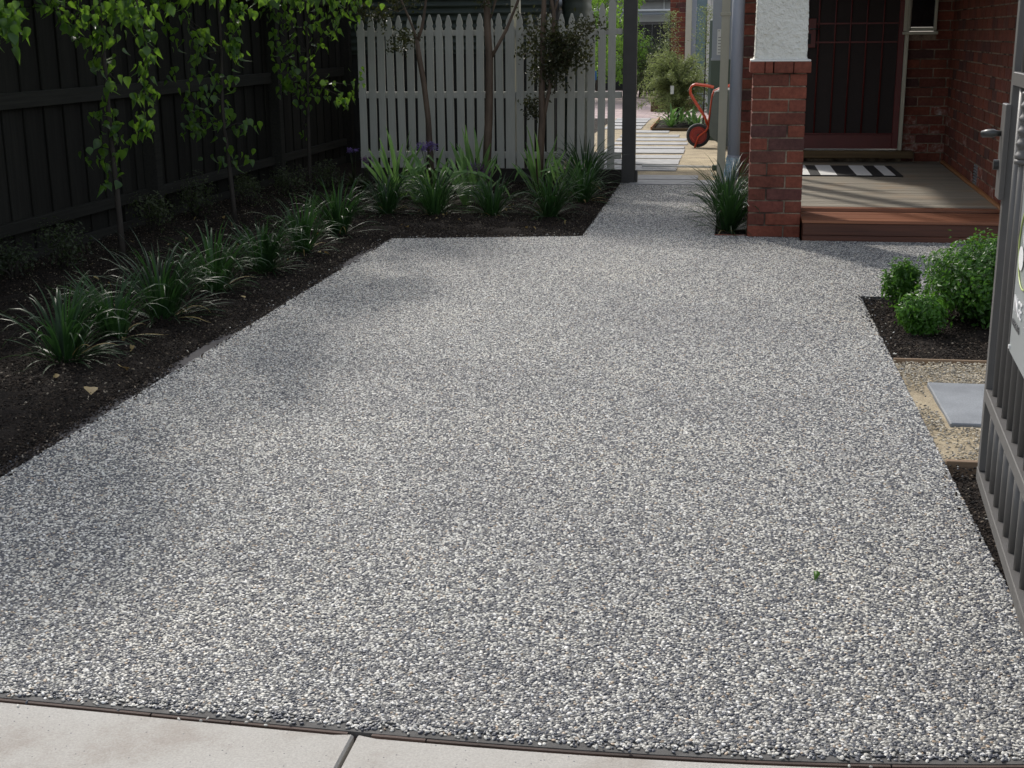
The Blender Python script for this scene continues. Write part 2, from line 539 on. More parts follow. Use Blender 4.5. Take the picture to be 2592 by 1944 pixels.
_pm = {}
def piece(name, dims, mat, parent, loc, b=0.003, rot=None, label=None):
    """shared box of given size, centred on loc"""
    key = (name, tuple(round(d, 4) for d in dims), mat, b)
    if key not in _pm:
        x, y, z = dims
        _pm[key] = bx(-x / 2, x / 2, -y / 2, y / 2, -z / 2, z / 2, b=b).mesh(name, M[mat])
    o = link(name, _pm[key], parent, loc, rot)
    if label:
        o['label'] = label
    return o

def sheet(name, poly, z, mat, parent=None, th=0.0):
    mb = MB()
    n = len(poly)
    if th:
        vs = [(x, y, z) for x, y in poly] + [(x, y, z - th) for x, y in poly]
        fs = [tuple(range(n))] + [(i, i + n, (i + 1) % n + n, (i + 1) % n) for i in range(n)]
        mb.add(vs, fs)
    else:
        mb.add([(x, y, z) for x, y in poly], [tuple(range(n))])
    return link(name, mb.mesh(name, M[mat]), parent)

def in_poly(px, py, poly):
    c = np.zeros(len(px), bool)
    n = len(poly)
    j = n - 1
    for i in range(n):
        xi, yi = poly[i]
        xj, yj = poly[j]
        if yi != yj:
            hit = ((yi > py) != (yj > py)) & (px < (xj - xi) * (py - yi) / (yj - yi) + xi)
            c ^= hit
        j = i
    return c

def scatter(name, pts, mat, smin, smax, shape='ico', parent=None, tilt=0.3, seed=0):
    """one object whose points each carry a small solid (pebble, chip or stone)"""
    me = bpy.data.meshes.new(name)
    me.vertices.add(len(pts))
    me.vertices.foreach_set('co', np.asarray(pts, dtype=np.float32).ravel())
    o = link(name, me, parent)
    ng = bpy.data.node_groups.new(name, 'GeometryNodeTree')
    ng.interface.new_socket('Geometry', in_out='INPUT', socket_type='NodeSocketGeometry')
    ng.interface.new_socket('Geometry', in_out='OUTPUT', socket_type='NodeSocketGeometry')
    N = ng.nodes.new
    gi, go = N('NodeGroupInput'), N('NodeGroupOutput')
    iop = N('GeometryNodeInstanceOnPoints')
    if shape == 'ico':
        src = N('GeometryNodeMeshIcoSphere')
        src.inputs['Radius'].default_value = 1.0
        src.inputs['Subdivisions'].default_value = 2
    elif shape == 'rock':
        src = N('GeometryNodeMeshIcoSphere')
        src.inputs['Radius'].default_value = 1.0
        src.inputs['Subdivisions'].default_value = 1
    else:
        src = N('GeometryNodeMeshCube')
    sm = N('GeometryNodeSetMaterial')
    sm.inputs['Material'].default_value = mat
    ss = N('GeometryNodeSetShadeSmooth')
    ss.inputs['Shade Smooth'].default_value = shape == 'ico'
    rs = N('FunctionNodeRandomValue')
    rs.data_type = 'FLOAT_VECTOR'
    rs.inputs[0].default_value = smin
    rs.inputs[1].default_value = smax
    rs.inputs['Seed'].default_value = seed
    rr = N('FunctionNodeRandomValue')
    rr.data_type = 'FLOAT_VECTOR'
    rr.inputs[0].default_value = (-tilt, -tilt, 0)
    rr.inputs[1].default_value = (tilt, tilt, 6.283)
    rr.inputs['Seed'].default_value = seed + 1
    L = ng.links.new
    L(gi.outputs[0], iop.inputs['Points'])
    L(src.outputs['Mesh'], ss.inputs['Geometry'])
    L(ss.outputs[0], sm.inputs['Geometry'])
    L(sm.outputs[0], iop.inputs['Instance'])
    L(rs.outputs[0], iop.inputs['Scale'])
    L(rr.outputs[0], iop.inputs['Rotation'])
    L(iop.outputs[0], go.inputs[0])
    md = o.modifiers.new('scatter', 'NODES')
    md.node_group = ng
    o['kind'] = 'stuff'
    return o

def jitter_grid(x0, x1, y0, y1, s, poly=None, z=0.0, zj=0.0, jit=0.42):
    xs = np.arange(x0, x1, s)
    ys = np.arange(y0, y1, s * 0.9)
    X, Y = np.meshgrid(xs, ys)
    X = X + (np.arange(len(ys))[:, None] % 2) * s * 0.5
    X = (X + NR.uniform(-jit, jit, X.shape) * s).ravel()
    Y = (Y + NR.uniform(-jit, jit, Y.shape) * s).ravel()
    if poly is not None:
        k = in_poly(X, Y, poly)
        X, Y = X[k], Y[k]
    Z = z + NR.uniform(-zj, zj, len(X))
    return np.stack([X, Y, Z], 1)

# ------------------------------------------------------------------ ground, driveway, beds
g0 = sheet('ground', [(-80, -40), (80, -40), (80, 160), (-80, 160)], -0.16, 'ground')
kind(g0, 'structure')

_pf = np.polyfit([-1.9, -1.468, -0.897, -0.685, -0.366, 0.163, 0.597], [2.293, 2.287, 2.266, 2.254, 2.248, 2.276, 2.321], 3)
EDGE = [(-4.3, 2.30)] + [(round(float(x), 3), float(np.polyval(_pf, x))) for x in np.arange(-1.9, 0.75, 0.09)] + [(3.2, 2.62)]
def edge_y(x):
    for (a, ya), (b, yb) in zip(EDGE, EDGE[1:]):
        if a <= x <= b:
            return ya + (yb - ya) * (x - a) / (b - a)
    return EDGE[-1][1]
DRIVE = [(-2.225, edge_y(-2.225) + 0.05)] + [(x, y + 0.05) for x, y in EDGE if -2.2 < x < 0.73] + [
    (0.733, edge_y(0.733) + 0.05), (0.733, 6.955), (2.9, 6.975), (2.9, 8.86), (0.52, 8.86), (0.52, 9.04), (-0.045, 9.04), (-0.03, 12.13), (-0.80, 12.13), (-0.80, 12.26), (-0.94, 12.26), (-0.943, 8.917), (-2.232, 8.676)]
dv = kind(sheet('driveway', DRIVE, 0.0, 'matrix', th=0.12), 'structure')
ep = np.array([(x, edge_y(x) + 0.016 + 0.036 * R.random() ** 0.55, R.uniform(-0.0035, -0.0012)) for x in [R.uniform(-2.22, 0.73) for _ in range(2600)]])
pts = jitter_grid(-2.23, 2.9, 2.25, 12.3, 0.0072, DRIVE, 0.0, 0.0008)
scatter('exposed_aggregate', np.concatenate([pts, ep]), M['pebble'], (0.0026, 0.0023, 0.0012), (0.0062, 0.0046, 0.0026), 'ico', None, 0.3, 3)

def ribbon(xs, off0, off1, z0, z1):
    mb = MB()
    vs = []
    for x in xs:
        y = edge_y(x)
        vs += [(x, y + off0, z0), (x, y + off0, z1), (x, y + off1, z1), (x, y + off1, z0)]
    fs = []
    for i in range(len(xs) - 1):
        a, b = i * 4, i * 4 + 4
        fs += [(a, b, b + 1, a + 1), (a + 1, b + 1, b + 2, a + 2), (a + 2, b + 2, b + 3, a + 3)]
    fs += [(0, 1, 2, 3), tuple(len(xs) * 4 - 1 - k for k in range(4))]
    mb.add(vs, fs)
    return mb
xs_edge = [-2.225] + [x for x, _ in EDGE if -2.2 < x < 0.73] + [0.733]
kind(part('cement_edge', ribbon(xs_edge, 0.011, 0.052, -0.1, -0.004), 'edge_cement', None), 'structure')
es = thing('expansion_strip', 'thin weathered brown timber strip between the concrete footpath and the pebble driveway', 'joint strip')
for a, b in ((-3.2, -1.13), (-1.126, -0.955), (-0.952, -0.705), (-0.655, -0.545), (-0.542, 0.35), (0.354, 1.7)):
    xx = sorted({a, b} | {x for x, _ in EDGE if a < x < b})
    part('timber_strip', ribbon(xx, 0.002, 0.0095, -0.05, -0.003 - R.random() * 0.003), 'strip', es)
part('timber_strip', ribbon([-0.70, -0.66], 0.003, 0.009, -0.05, -0.016), 'strip', es)

# footpath slabs: the front edge follows the strip
fp = link('footpath', None)
kind(fp, 'structure')
def slab(x0, x1, y0, inset):
    xx = [x0] + [x for x, _ in EDGE if x0 + 0.02 < x < x1 - 0.02] + [x1]
    top = [(x, edge_y(x) - 0.002 - (0.006 if 0 < i < len(xx) - 1 else 0)) for i, x in enumerate(xx)]
    poly = [(x0 + inset(x0, y0), y0), (x1 + inset(x1, y0), y0)] + top[::-1]
    n = len(poly)
    c = [(sum(p[0] for p in poly) / n), (sum(p[1] for p in poly) / n)]
    b = 0.006
    inner = []
    for i, p in enumerate(poly):
        a, q = Vector(poly[i - 1]), Vector(poly[(i + 1) % n])
        e1, e2 = (Vector(p) - a).normalized(), (q - Vector(p)).normalized()
        nrm = (Vector((-e1.y, e1.x)) + Vector((-e2.y, e2.x))).normalized()
        inner.append((p[0] + nrm.x * b * 1.0, p[1] + nrm.y * b))
    vs = [(x, y, -0.001) for x, y in inner] + [(x, y, -0.007) for x, y in poly] + [(x, y, -0.1) for x, y in poly]
    fs = [tuple(range(n))]
    for k in (0, 1):
        fs += [(k * n + i, (k + 1) * n + i, (k + 1) * n + (i + 1) % n, k * n + (i + 1) % n) for i in range(n)]
    mb = MB()
    mb.add(vs, fs)
    part('concrete_slab', mb, 'path', fp)
sk = lambda x, y: -0.0 if x > 2 or x < -3 else 0.0
slab(-4.2, -2.32, 0.6, sk)
slab(-2.31, -0.69, 0.6, sk)
slab(-0.682, 0.95, 0.6, sk)
slab(0.96, 3.2, 0.6, sk)
slab(-4.2, 3.2, -1.2, sk) if False else None
kind(sheet('road', [(-30, -30), (30, -30), (30, 0.59), (-30, 0.59)], -0.06, 'cement'), 'structure')

# garden beds: lumpy soil sheets
def lumpy(name, poly, step, z, amp, mat, edge_drop=0.03, seed=1):
    from mathutils import noise
    x0, x1 = min(p[0] for p in poly), max(p[0] for p in poly)
    y0, y1 = min(p[1] for p in poly), max(p[1] for p in poly)
    bm = bmesh.new()
    f = bm.faces.new([bm.verts.new((x, y, 0)) for x, y in poly])
    nx, ny = int((x1 - x0) / step), int((y1 - y0) / step)
    for i in range(1, nx):
        bmesh.ops.bisect_plane(bm, geom=bm.verts[:] + bm.edges[:] + bm.faces[:], plane_co=(x0 + i * step, 0, 0), plane_no=(1, 0, 0))
    for i in range(1, ny):
        bmesh.ops.bisect_plane(bm, geom=bm.verts[:] + bm.edges[:] + bm.faces[:], plane_co=(0, y0 + i * step, 0), plane_no=(0, 1, 0))
    P = [Vector(p) for p in poly]
    for v in bm.verts:
        d = 9
        for a, b in zip(P, P[1:] + P[:1]):
            ab = b - a
            t = max(0, min(1, (v.co.xy - a).dot(ab) / ab.length_squared))
            d = min(d, (v.co.xy - a - ab * t).length)
        k = min(1, d / 0.16)
        nz = noise.fractal(Vector((v.co.x * 5, v.co.y * 5, seed)), 0.6, 2.0, 5)
        v.co.z = z - edge_drop * (1 - k) + amp * nz * (0.35 + 0.65 * k)
    me = bpy.data.meshes.new(name)
    bm.to_mesh(me)
    bm.free()
    me.materials.append(M[mat])
    me.polygons.foreach_set('use_smooth', [True] * len(me.polygons))
    return kind(link(name, me), 'structure')

BEDL = [(-4.32, 2.36), (-2.31, 2.36), (-2.31, 8.62), (-2.235, 8.69), (-0.95, 8.93), (-0.95, 12.27), (-4.2, 12.27)]
BEDL0 = [(-4.32, 2.32), (-2.31, 2.32), (-2.31, 4.0), (-4.32, 4.0)]
lumpy('garden_bed', BEDL, 0.06, -0.004, 0.03, 'soil', 0.012)
BEDR = [(0.742, 5.575), (2.6, 5.585), (2.6, 6.945), (0.742, 6.935)]
lumpy('garden_bed', BEDR, 0.05, -0.01, 0.022, 'soil', seed=5)
BEDR2 = [(0.742, 2.42), (2.6, 2.42), (2.6, 4.14), (0.742, 4.14)]
lumpy('garden_bed', BEDR2, 0.06, -0.014, 0.02, 'soil', seed=8)
BEDP = [(-0.03, 9.06), (0.165, 9.06), (0.165, 12.0), (-0.02, 12.0)]
kind(sheet('garden_bed', BEDP, -0.006, 'soil'), 'structure')
part('brick_border', bx(-0.045, 0.168, 9.042, 9.058, -0.08, 0.006), 'saltbrick', None)['label'] = 'thin red brick border along the front of the lilyturf strip beside the brick pier'
bpy.data.objects['brick_border']['category'] = 'garden border'
kind(sheet('concrete_border', [(-2.305, 2.33), (-2.226, 2.33), (-2.226, 8.68), (-2.305, 8.62)], -0.012, 'slurry', th=0.08), 'structure')

chips = np.concatenate([jitter_grid(-4.25, -2.24, 3.0, 12.25, 0.0135, BEDL, 0.002, 0.012), jitter_grid(-2.3, -0.95, 8.6, 12.25, 0.0135, BEDL, 0.002, 0.012),
                        np.array([q for q in jitter_grid(-2.34, -2.228, 3.2, 8.66, 0.009, None, -0.009, 0.003) if (q[0] + 2.31) < 0.05 + 0.035 * sin(q[1] * 2.1) + 0.03 * sin(q[1] * 5.3 + 1) + R.uniform(-0.03, 0.03)]),
                        jitter_grid(0.745, 2.55, 5.58, 6.94, 0.0125, BEDR, -0.006, 0.011), jitter_grid(0.745, 2.2, 2.42, 4.14, 0.0125, BEDR2, -0.008, 0.011),
                        jitter_grid(-0.03, 0.165, 9.06, 12.0, 0.02, BEDP, 0.0, 0.006)])
cr = []
for _ in range(160):
    y_ = R.uniform(3.0, 8.7)
    cr.append((-2.225 + abs(R.gauss(0, 0.012)) * (0.6 + 0.9 * abs(sin(y_ * 2.3))), y_, 0.004))
for _ in range(120):
    x_ = R.uniform(-2.2, -0.95)
    cr.append((x_, 8.676 + (x_ + 2.234) * 0.187 - abs(R.gauss(0, 0.015)), 0.004))
for _ in range(120):
    cr.append((-0.945 + abs(R.gauss(0, 0.012)), R.uniform(8.95, 12.1), 0.004))
for _ in range(90):
    cr.append((0.735 - abs(R.gauss(0, 0.012)), R.choice((R.uniform(2.6, 4.1), R.uniform(5.6, 6.95))), 0.004))
chips = np.concatenate([chips, np.array(cr)])
scatter('bark_mulch', chips, M['chip'], (0.0018, 0.0015, 0.001), (0.0085, 0.0055, 0.0042), 'rock', None, 0.6, 11)

sp = [(R.uniform(-2.30, -2.225) - abs(R.gauss(0, 0.03)), R.uniform(3.0, 8.6), 0.006) for _ in range(60)] + [(0.742 + abs(R.gauss(0, 0.03)), R.uniform(2.6, 6.9), 0.004) for _ in range(60)] + [(x_, 8.70 + (x_ + 2.234) * 0.187 + abs(R.gauss(0, 0.03)), 0.006) for x_ in [R.uniform(-2.2, -0.97) for _ in range(60)]] + [(R.uniform(-1.6, 0.7), edge_y(0) + R.uniform(-0.005, 0.02), 0.0) for _ in range(22)]
scatter('stray_pebbles', np.array(sp), M['pebble'], (0.0026, 0.0023, 0.0018), (0.006, 0.0045, 0.003), 'ico', None, 0.6, 31)
SANDR = [(0.738, 4.19), (2.6, 4.19), (2.6, 5.535), (0.738, 5.535)]
lumpy('gravel_path', SANDR, 0.06, -0.004, 0.008, 'sand', 0.012, seed=3)
st = jitter_grid(0.74, 2.5, 4.19, 5.53, 0.0085, None, 0.0, 0.003)
keep = np.array([math.sin(x * 7 + 1.3 * math.sin(y * 5)) + math.cos(y * 9 + x * 3) * 0.8 + R.uniform(-1.8, 1.8) > 0.1 for x, y, z in st]) & ~((st[:, 0] > 0.80) & (st[:, 0] < 1.5) & (st[:, 1] > 4.57) & (st[:, 1] < 5.19))
scatter('gravel_stones', st[keep], M['stone'], (0.002, 0.0018, 0.0012), (0.0085, 0.006, 0.004), 'rock', None, 0.4, 21)
tag(part('stepping_stone', bx(0.820, 1.42, 4.60, 5.17, -0.05, 0.007, b=0.004), 'bluestone', None), 'blue grey sawn stone paver set in tan gravel behind the dark gate', 'paver')
GE = 'timber edging boards of the gravel path'
tag(part('timber_edging', bx(0.737, 2.6, 5.545, 5.560, -0.06, 0.008, b=0.002), 'edgewood', None), 'thin tan timber edging between the gravel and the box bush bed', 'edging', GE)
tag(part('timber_edging', bx(0.737, 2.6, 4.150, 4.174, -0.06, 0.010, b=0.002), 'edgewood', None), 'thin tan timber edging on the near side of the stone paver', 'edging', GE)

# ------------------------------------------------------------------ left paling fence
FA, FB = -4.27 - 0.02 * 7.18, 0.02
def fxx(y):
    return FA + FB * y
LF = thing('paling_fence', 'long charcoal stained timber paling fence with rails and posts along the left garden bed', 'fence', (fxx(9), 9, 0))
frot = atan(-FB)
def on_fence(name, off, y0, y1, z0, z1, th, mat, b=0.003):
    yc = (y0 + y1) / 2
    return piece(name, (th, round(y1 - y0, 3), round(z1 - z0, 3)), mat, LF, (fxx(yc) + off + th / 2 - fxx(9), yc - 9, (z0 + z1) / 2), b, (0, 0, frot))
y = 4.6
k = 0
POSTY = [6.72, 9.28, 11.95, 14.2]
while y < 14.6:
    on_fence('paling', -0.052, y, y + 0.15, 0.02, 1.95, 0.014, 'fence')
    on_fence('paling', -0.036, y + 0.125, y + 0.245 + 0.015, 0.02, 1.95 + 0.0, 0.014, 'fence')
    y += 0.245
for (a, b, dz) in ((4.2, 6.67, 0.01), (6.77, 9.23, 0.0), (9.33, 11.9, -0.006), (12.0, 14.15, -0.006)):
    on_fence('rail', -0.02, a, b, 0.188 + dz, 0.262 + dz, 0.042, 'fence_rail')
    on_fence('rail', -0.02, a, b, 0.932 + dz, 1.028 + dz, 0.042, 'fence_rail')
    on_fence('rail', -0.02, a, b, 1.66 + dz, 1.74 + dz, 0.042, 'fence_rail')
    on_fence('kickboard', -0.02, a, b, -0.1, 0.062 if a > 6 else 0.04, 0.024, 'fence_rail')
for py in POSTY:
    on_fence('post', -0.02, py - 0.048, py + 0.048, -0.1, 2.0, 0.105, 'fence_rail', 0.004)
on_fence('capping', -0.07, 4.2, 14.6, 1.955, 1.99, 0.11, 'fence_rail')

# ------------------------------------------------------------------ picket fence
PY = 12.30
PF = thing('picket_fence', 'cream painted picket fence with pointed pickets and three rails behind the garden bed', 'fence', (-2.2, PY, 0))
def picket_mesh(h, w=0.0675, th=0.018):
    # stepped-in shoulders and a pointed head
    prof = [(w / 2, 0), (w / 2, h - 0.125), (w / 2 - 0.010, h - 0.108), (w / 2 - 0.004, h - 0.085), (w / 2 - 0.008, h - 0.06), (0.008, h - 0.004), (0, h)]
    pts = prof + [(-x, z) for x, z in prof[-2::-1]]
    n = len(pts)
    mb = MB()
    mb.add([(x, -th / 2, z) for x, z in pts] + [(x, th / 2, z) for x, z in pts],
           [tuple(range(n)), tuple(range(2 * n - 1, n - 1, -1))] + [(i, i + n, (i + 1) % n + n, (i + 1) % n)[::1] for i in range(n)])
    return mb.mesh('picket', M['picket'])
PM = [picket_mesh(h) for h in (1.405, 1.40, 1.41)]
px = -3.40
i = 0
while px < -0.99:
    q = px > -1.31
    h = None
    if px > -1.04:
        me = picket_mesh(1.62)
    elif px > -1.14:
        me = picket_mesh(1.49)
    elif px > -1.24:
        me = picket_mesh(1.43)
    else:
        me = R.choice(PM)
    if abs(px + 1.955) < 0.045:
        me = picket_mesh(1.41, 0.088)
    link('picket', me, PF, (px + 2.2 + R.uniform(-0.002, 0.002), R.uniform(-0.002, 0.002), 0.125 + R.uniform(-0.004, 0.004)), (R.uniform(-0.003, 0.003), R.uniform(-0.006, 0.006), 0))
    px += 0.0945
    i += 1
for z0, z1 in ((0.216, 0.277), (0.772, 0.832), (1.338, 1.390)):
    part('rail', bx(-1.245, 1.255, 0.013, 0.05, z0, z1, b=0.003), 'picket', PF)
part('plinth_board', bx(-1.245, 1.262, -0.012, 0.022, -0.1, 0.121, b=0.002), 'plinth', PF)
part('post', bx(0.22, 0.30, 0.053, 0.13, -0.1, 1.95, b=0.003), 'cream', PF, 'cream post standing taller than the pickets')
GPst = thing('gate_post', 'tall square charcoal gate post at the right end of the picket fence', 'post', (-0.875, 12.33, 0))
part('shaft', bx(-0.062, 0.062, -0.05, 0.05, -0.1, 2.2, b=0.003), 'post', GPst)
part('foot_block', bx(0.064, 0.085, -0.04, 0.04, -0.02, 0.115, b=0.002), 'post', GPst)
LP = thing('latch_post', 'slim cream gate post beside the downpipe and the meter box', 'post', (-0.025, 12.2, 0))
part('shaft', bx(-0.035, 0.04, -0.035, 0.035, -0.05, 2.2, b=0.003), 'cream', LP)
part('cap_band', bx(-0.044, 0.049, -0.044, 0.044, 1.49, 1.52, b=0.003), 'cream', LP)

# dark shed, tank side and posts behind the pickets
SH = thing('corrugated_shed', 'dark green corrugated iron shed behind the left part of the picket fence', 'shed', (-3.0, 14.6, 0))
mb = MB()
vs, fs = [], []
nz_ = 130
for i in range(nz_ + 1):
    z = 1.15 + 1.4 * i / nz_
    yo = 0.014 * sin(2 * pi * (z) / 0.076)
    vs += [(-1.1, yo - 0.3, z), (1.12, yo - 0.3, z)]
for i in range(nz_):
    fs.append((2 * i, 2 * i + 1, 2 * i + 3, 2 * i + 2))
mb.add(vs, fs, True)
part('corrugated_cladding', mb, 'shed', SH)
part('lower_wall', bx(-1.1, 1.12, -0.26, 1.2, -0.1, 2.55), 'darkwall', SH)
part('corner_post', bx(1.125, 1.19, -0.34, -0.27, -0.1, 2.55, b=0.003), 'darkwall', SH)
part('roof', bx(-1.3, 1.35, -0.45, 1.4, 2.56, 2.6), 'shed', SH)
SW = thing('water_tank', 'dark grey green slim water tank between the shed and the white drainpipe', 'water tank', (-1.65, 14.9, 0))
mb = MB()
prof = []
for i in range(60):
    z = 0.0 + 1.75 * i / 59
    prof.append((z, 0.006 * sin(z * 2 * pi / 0.1)))
n = 20
vs, fs = [], []
for z, dr in prof:
    for k in range(n):
        a = 2 * pi * k / n
        vs.append(((0.15 + dr) * (abs(cos(a)) ** 0.5) * (1 if cos(a) > 0 else -1), (0.3 + dr) * (abs(sin(a)) ** 0.5) * (1 if sin(a) > 0 else -1), z))
for i in range(len(prof) - 1):
    for k in range(n):
        fs.append((i * n + k, i * n + (k + 1) % n, (i + 1) * n + (k + 1) % n, (i + 1) * n + k))
fs.append(tuple((len(prof) - 1) * n + k for k in range(n)))
mb.add(vs, fs, True)
part('tank_shell', mb, 'shed', SW)
part('lid', MB().tube([(0, 0, 1.75), (0, 0, 1.79)], 0.1, 14, False), 'shed', SW)
a0, a1 = at(1385, 12, 15.2), at(1432, 12, 15.2)
DP2 = thing('rainwater_pipe', 'fat white plastic rainwater pipe with rounded end above the pickets', 'pipe', (a0.x, 15.2, 0))
mb = MB()
w = a1.x - a0.x
rr = 0.055
mb.tube([(-0.01, 0, a0.z), (0.0, 0, a0.z), (w * 0.5, 0, a0.z), (w * 0.9, 0, a0.z), (w * 1.0, 0, a0.z), (w * 1.03, 0, a0.z)], [0.03, rr, rr, rr, rr * 0.75, rr * 0.3], 16)
part('cross_pipe', mb, 'white', DP2)
part('down_pipe', MB().tube([(w * 0.42, 0, 0), (w * 0.42, 0, a0.z - rr)], 0.02, 12), 'white', DP2)
tag(part('timber_post', bx(*sorted((at(1464, 300, 15).x, at(1471, 300, 15).x)), 15, 15.05, -0.1, 0.80, b=0.003), 'doorred', None), 'short dull red timber post glimpsed between the right hand pickets', 'post')
bp = at(1502, 190, 16.5)
BS = thing('blue_sign', 'small bright blue notice glimpsed between pickets below the myrtle leaves', 'sign', (bp.x, 16.5, 0))
M['bluep'] = m_plain('blue_print', (0.03, 0.17, 0.50), 0.4, 0.05, 10)
part('panel', bx(-0.05, 0.04, 0, 0.012, bp.z - 0.06, bp.z + 0.05), 'bluep', BS)
part('stake', bx(-0.01, 0.005, 0.013, 0.03, -0.1, bp.z), 'darkwall', BS)
for dz in (0.025, 0.0, -0.025):
    part('white_mark', bx(-0.012, 0.008, -0.003, -0.0005, bp.z + dz - 0.008, bp.z + dz + 0.008), 'signwhite', BS)

# ------------------------------------------------------------------ ground beyond the gate
kind(sheet('garden_ground', [(-1.8, 12.4), (0.06, 12.4), (0.06, 22.0), (-1.8, 22.0)], -0.003, 'sand'), 'structure')
kind(sheet('back_garden_soil', [(-4.4, 12.4), (-1.8, 12.4), (-1.8, 22.0), (-4.4, 22.0)], -0.012, 'soil'), 'structure')
kind(sheet('brick_paving', [(-7, 22.0), (3, 22.0), (3, 33.0), (-7, 33.0)], -0.004, 'paving'), 'structure')
kind(sheet('far_garden_bed', [(-12, 33.0), (6, 33.0), (6, 60.0), (-12, 60.0)], 0.0, 'soil'), 'structure')
path = link('stepping_path', None)
kind(path, 'structure')
rows = [(12.145, 12.53, -0.86, 0.0), (12.60, 12.98, -1.0, -0.235), (13.40, 13.92, -1.4, -0.468), (14.05, 14.62, -1.4, -0.47), (14.78, 15.18, -1.4, -0.465),
        (15.40, 15.93, -1.4, -0.455), (16.06, 16.35, -1.4, -0.47), (16.65, 17.0, -1.4, -0.45), (17.28, 17.66, -1.4, -0.48), (17.93, 18.3, -1.4, -0.60), (18.68, 19.15, -1.4, -0.77),
        (19.4, 19.95, -1.75, -1.20), (20.15, 20.7, -1.75, -1.20), (20.88, 21.4, -1.75, -1.20), (21.52, 21.94, -1.75, -1.19)]
for y0, y1, x0, x1 in rows:
    xx = x0
    while xx < x1 - 0.1:
        xe = min(x1, xx + 1.25)
        if x1 - xe < 0.15:
            xe = x1
        part('paver', bx(xx, xe - 0.004, y0, y1, -0.05, 0.006 + R.uniform(-0.002, 0.003), b=0.003), 'palestone', path)
        xx = xe
WP = at(1600, 404, 13.2)
wp = MB().tube([(-0.83, 13.62, 0.03), (-0.5, 13.60, 0.03), (-0.12, 13.54, 0.03)], 0.013, 8)
wpo = thing('gate_rail', 'thin white tube lying across the stepping path behind the gateway', 'tube')
part('tube', wp, 'whitemetal', wpo)
part('end_clip', bx(-0.115, -0.06, 13.52, 13.56, 0.0, 0.05, b=0.004), 'green', wpo)

# ------------------------------------------------------------------ brickwork
BL, BH, BD, MJ = 0.230, 0.076, 0.110, 0.0095
CH = BH + MJ - 0.0022          # course height 83.3 mm
def brick(parent, cx, cy, cz, L, W, rotz=0.0, mat='brick', h=BH):
    return piece('brick', (round(L, 3), round(W, 3), h), mat, parent,
                 (cx + R.uniform(-0.001, 0.001), cy + R.uniform(-0.0012, 0.0012), cz + R.uniform(-0.0008, 0.0008)), 0.0035,
                 (R.uniform(-0.003, 0.003), R.uniform(-0.004, 0.004), rotz + R.uniform(-0.003, 0.003)))
bh = 0.0745
# porch pier
PX0, PX1, PY0, PY1 = 0.174, 0.524, 9.0, 9.35
PR = thing('porch_pier', 'square red brick porch pier with roughcast white column above', 'pier', ((PX0 + PX1) / 2, (PY0 + PY1) / 2, 0))
W2 = (PX1 - PX0) / 2
part('mortar_core', bx(-W2 + 0.006, W2 - 0.006, -0.169, 0.169, -0.1, 1.083), 'mortar', PR)
for c in range(-1, 13):
    z = c * 0.0835 + 0.0835 / 2 - 0.004
    taper = -0.0012 * c
    flip = c % 2
    # pinwheel: stretcher + header on each face
    S, Hd = 0.232, 0.1085
    for face in range(4):
        a = face * pi / 2
        s = 1 if flip else -1
        cx_ = s * (W2 - S / 2)
        v = Vector((cx_, -W2 + Hd / 2, 0))
        v.rotate(Euler((0, 0, a)))
        brick(PR, v.x, v.y, z, S, Hd, a, h=bh)
part('infill_mortar', bx(-0.06, 0.06, -0.06, 0.06, 1.0, 1.06), 'mortar', PR)
zc = 1.085 + 0.036
WC = 0.197
for face in range(4):
    a = face * pi / 2
    for (xa, xb) in ((-WC, -0.104), (-0.098, -0.048), (-0.042, WC - 0.115)) if face % 2 == 0 else ((-WC, 0.03), (0.036, WC - 0.115)):
        v = Vector(((xa + xb) / 2, -WC + 0.055, 0))
        v.rotate(Euler((0, 0, a)))
        brick(PR, v.x, v.y, zc, xb - xa, 0.11, a, h=0.073)
part('cement_flaunching', bx(-WC + 0.003, WC - 0.003, -WC + 0.003, WC - 0.003, 1.158, 1.171, b=0.004), 'whitecement', PR)
def rough_column():
    bm = bmesh.new()
    bmesh.ops.create_cube(bm, size=1)
    me0 = MB()
    n, m_ = 44, 190
    vs, fs = [], []
    from mathutils import noise
    H0, H1 = 1.172, 2.62
    per = []
    for k in range(4 * n):
        sd, t = divmod(k, n)
        t = t / n * 2 - 1
        per.append([(t, -1), (1, t), (-t, 1), (-1, -t)][sd])
    for j in range(m_ + 1):
        z = H0 + (H1 - H0) * j / m_
        hw = 0.168 - 0.012 * (z - H0)
        if j < 2:
            hw += 0.008 * (2 - j) / 2
        for (x, y) in per:
            p = Vector((x * hw, y * hw, z))
            d = 0.006 * noise.noise(p * 38) + 0.005 * noise.noise(p * 85)
            L_ = Vector((x, y, 0)).normalized()
            vs.append(p + L_ * d)
    K = 4 * n
    for j in range(m_):
        for k in range(K):
            fs.append((j * K + k, j * K + (k + 1) % K, (j + 1) * K + (k + 1) % K, (j + 1) * K + k))
    fs.append(tuple(m_ * K + k for k in range(K)))
    me0.add(vs, fs, True)
    bm.free()
    return me0
part('roughcast_column', rough_column(), 'render', PR)

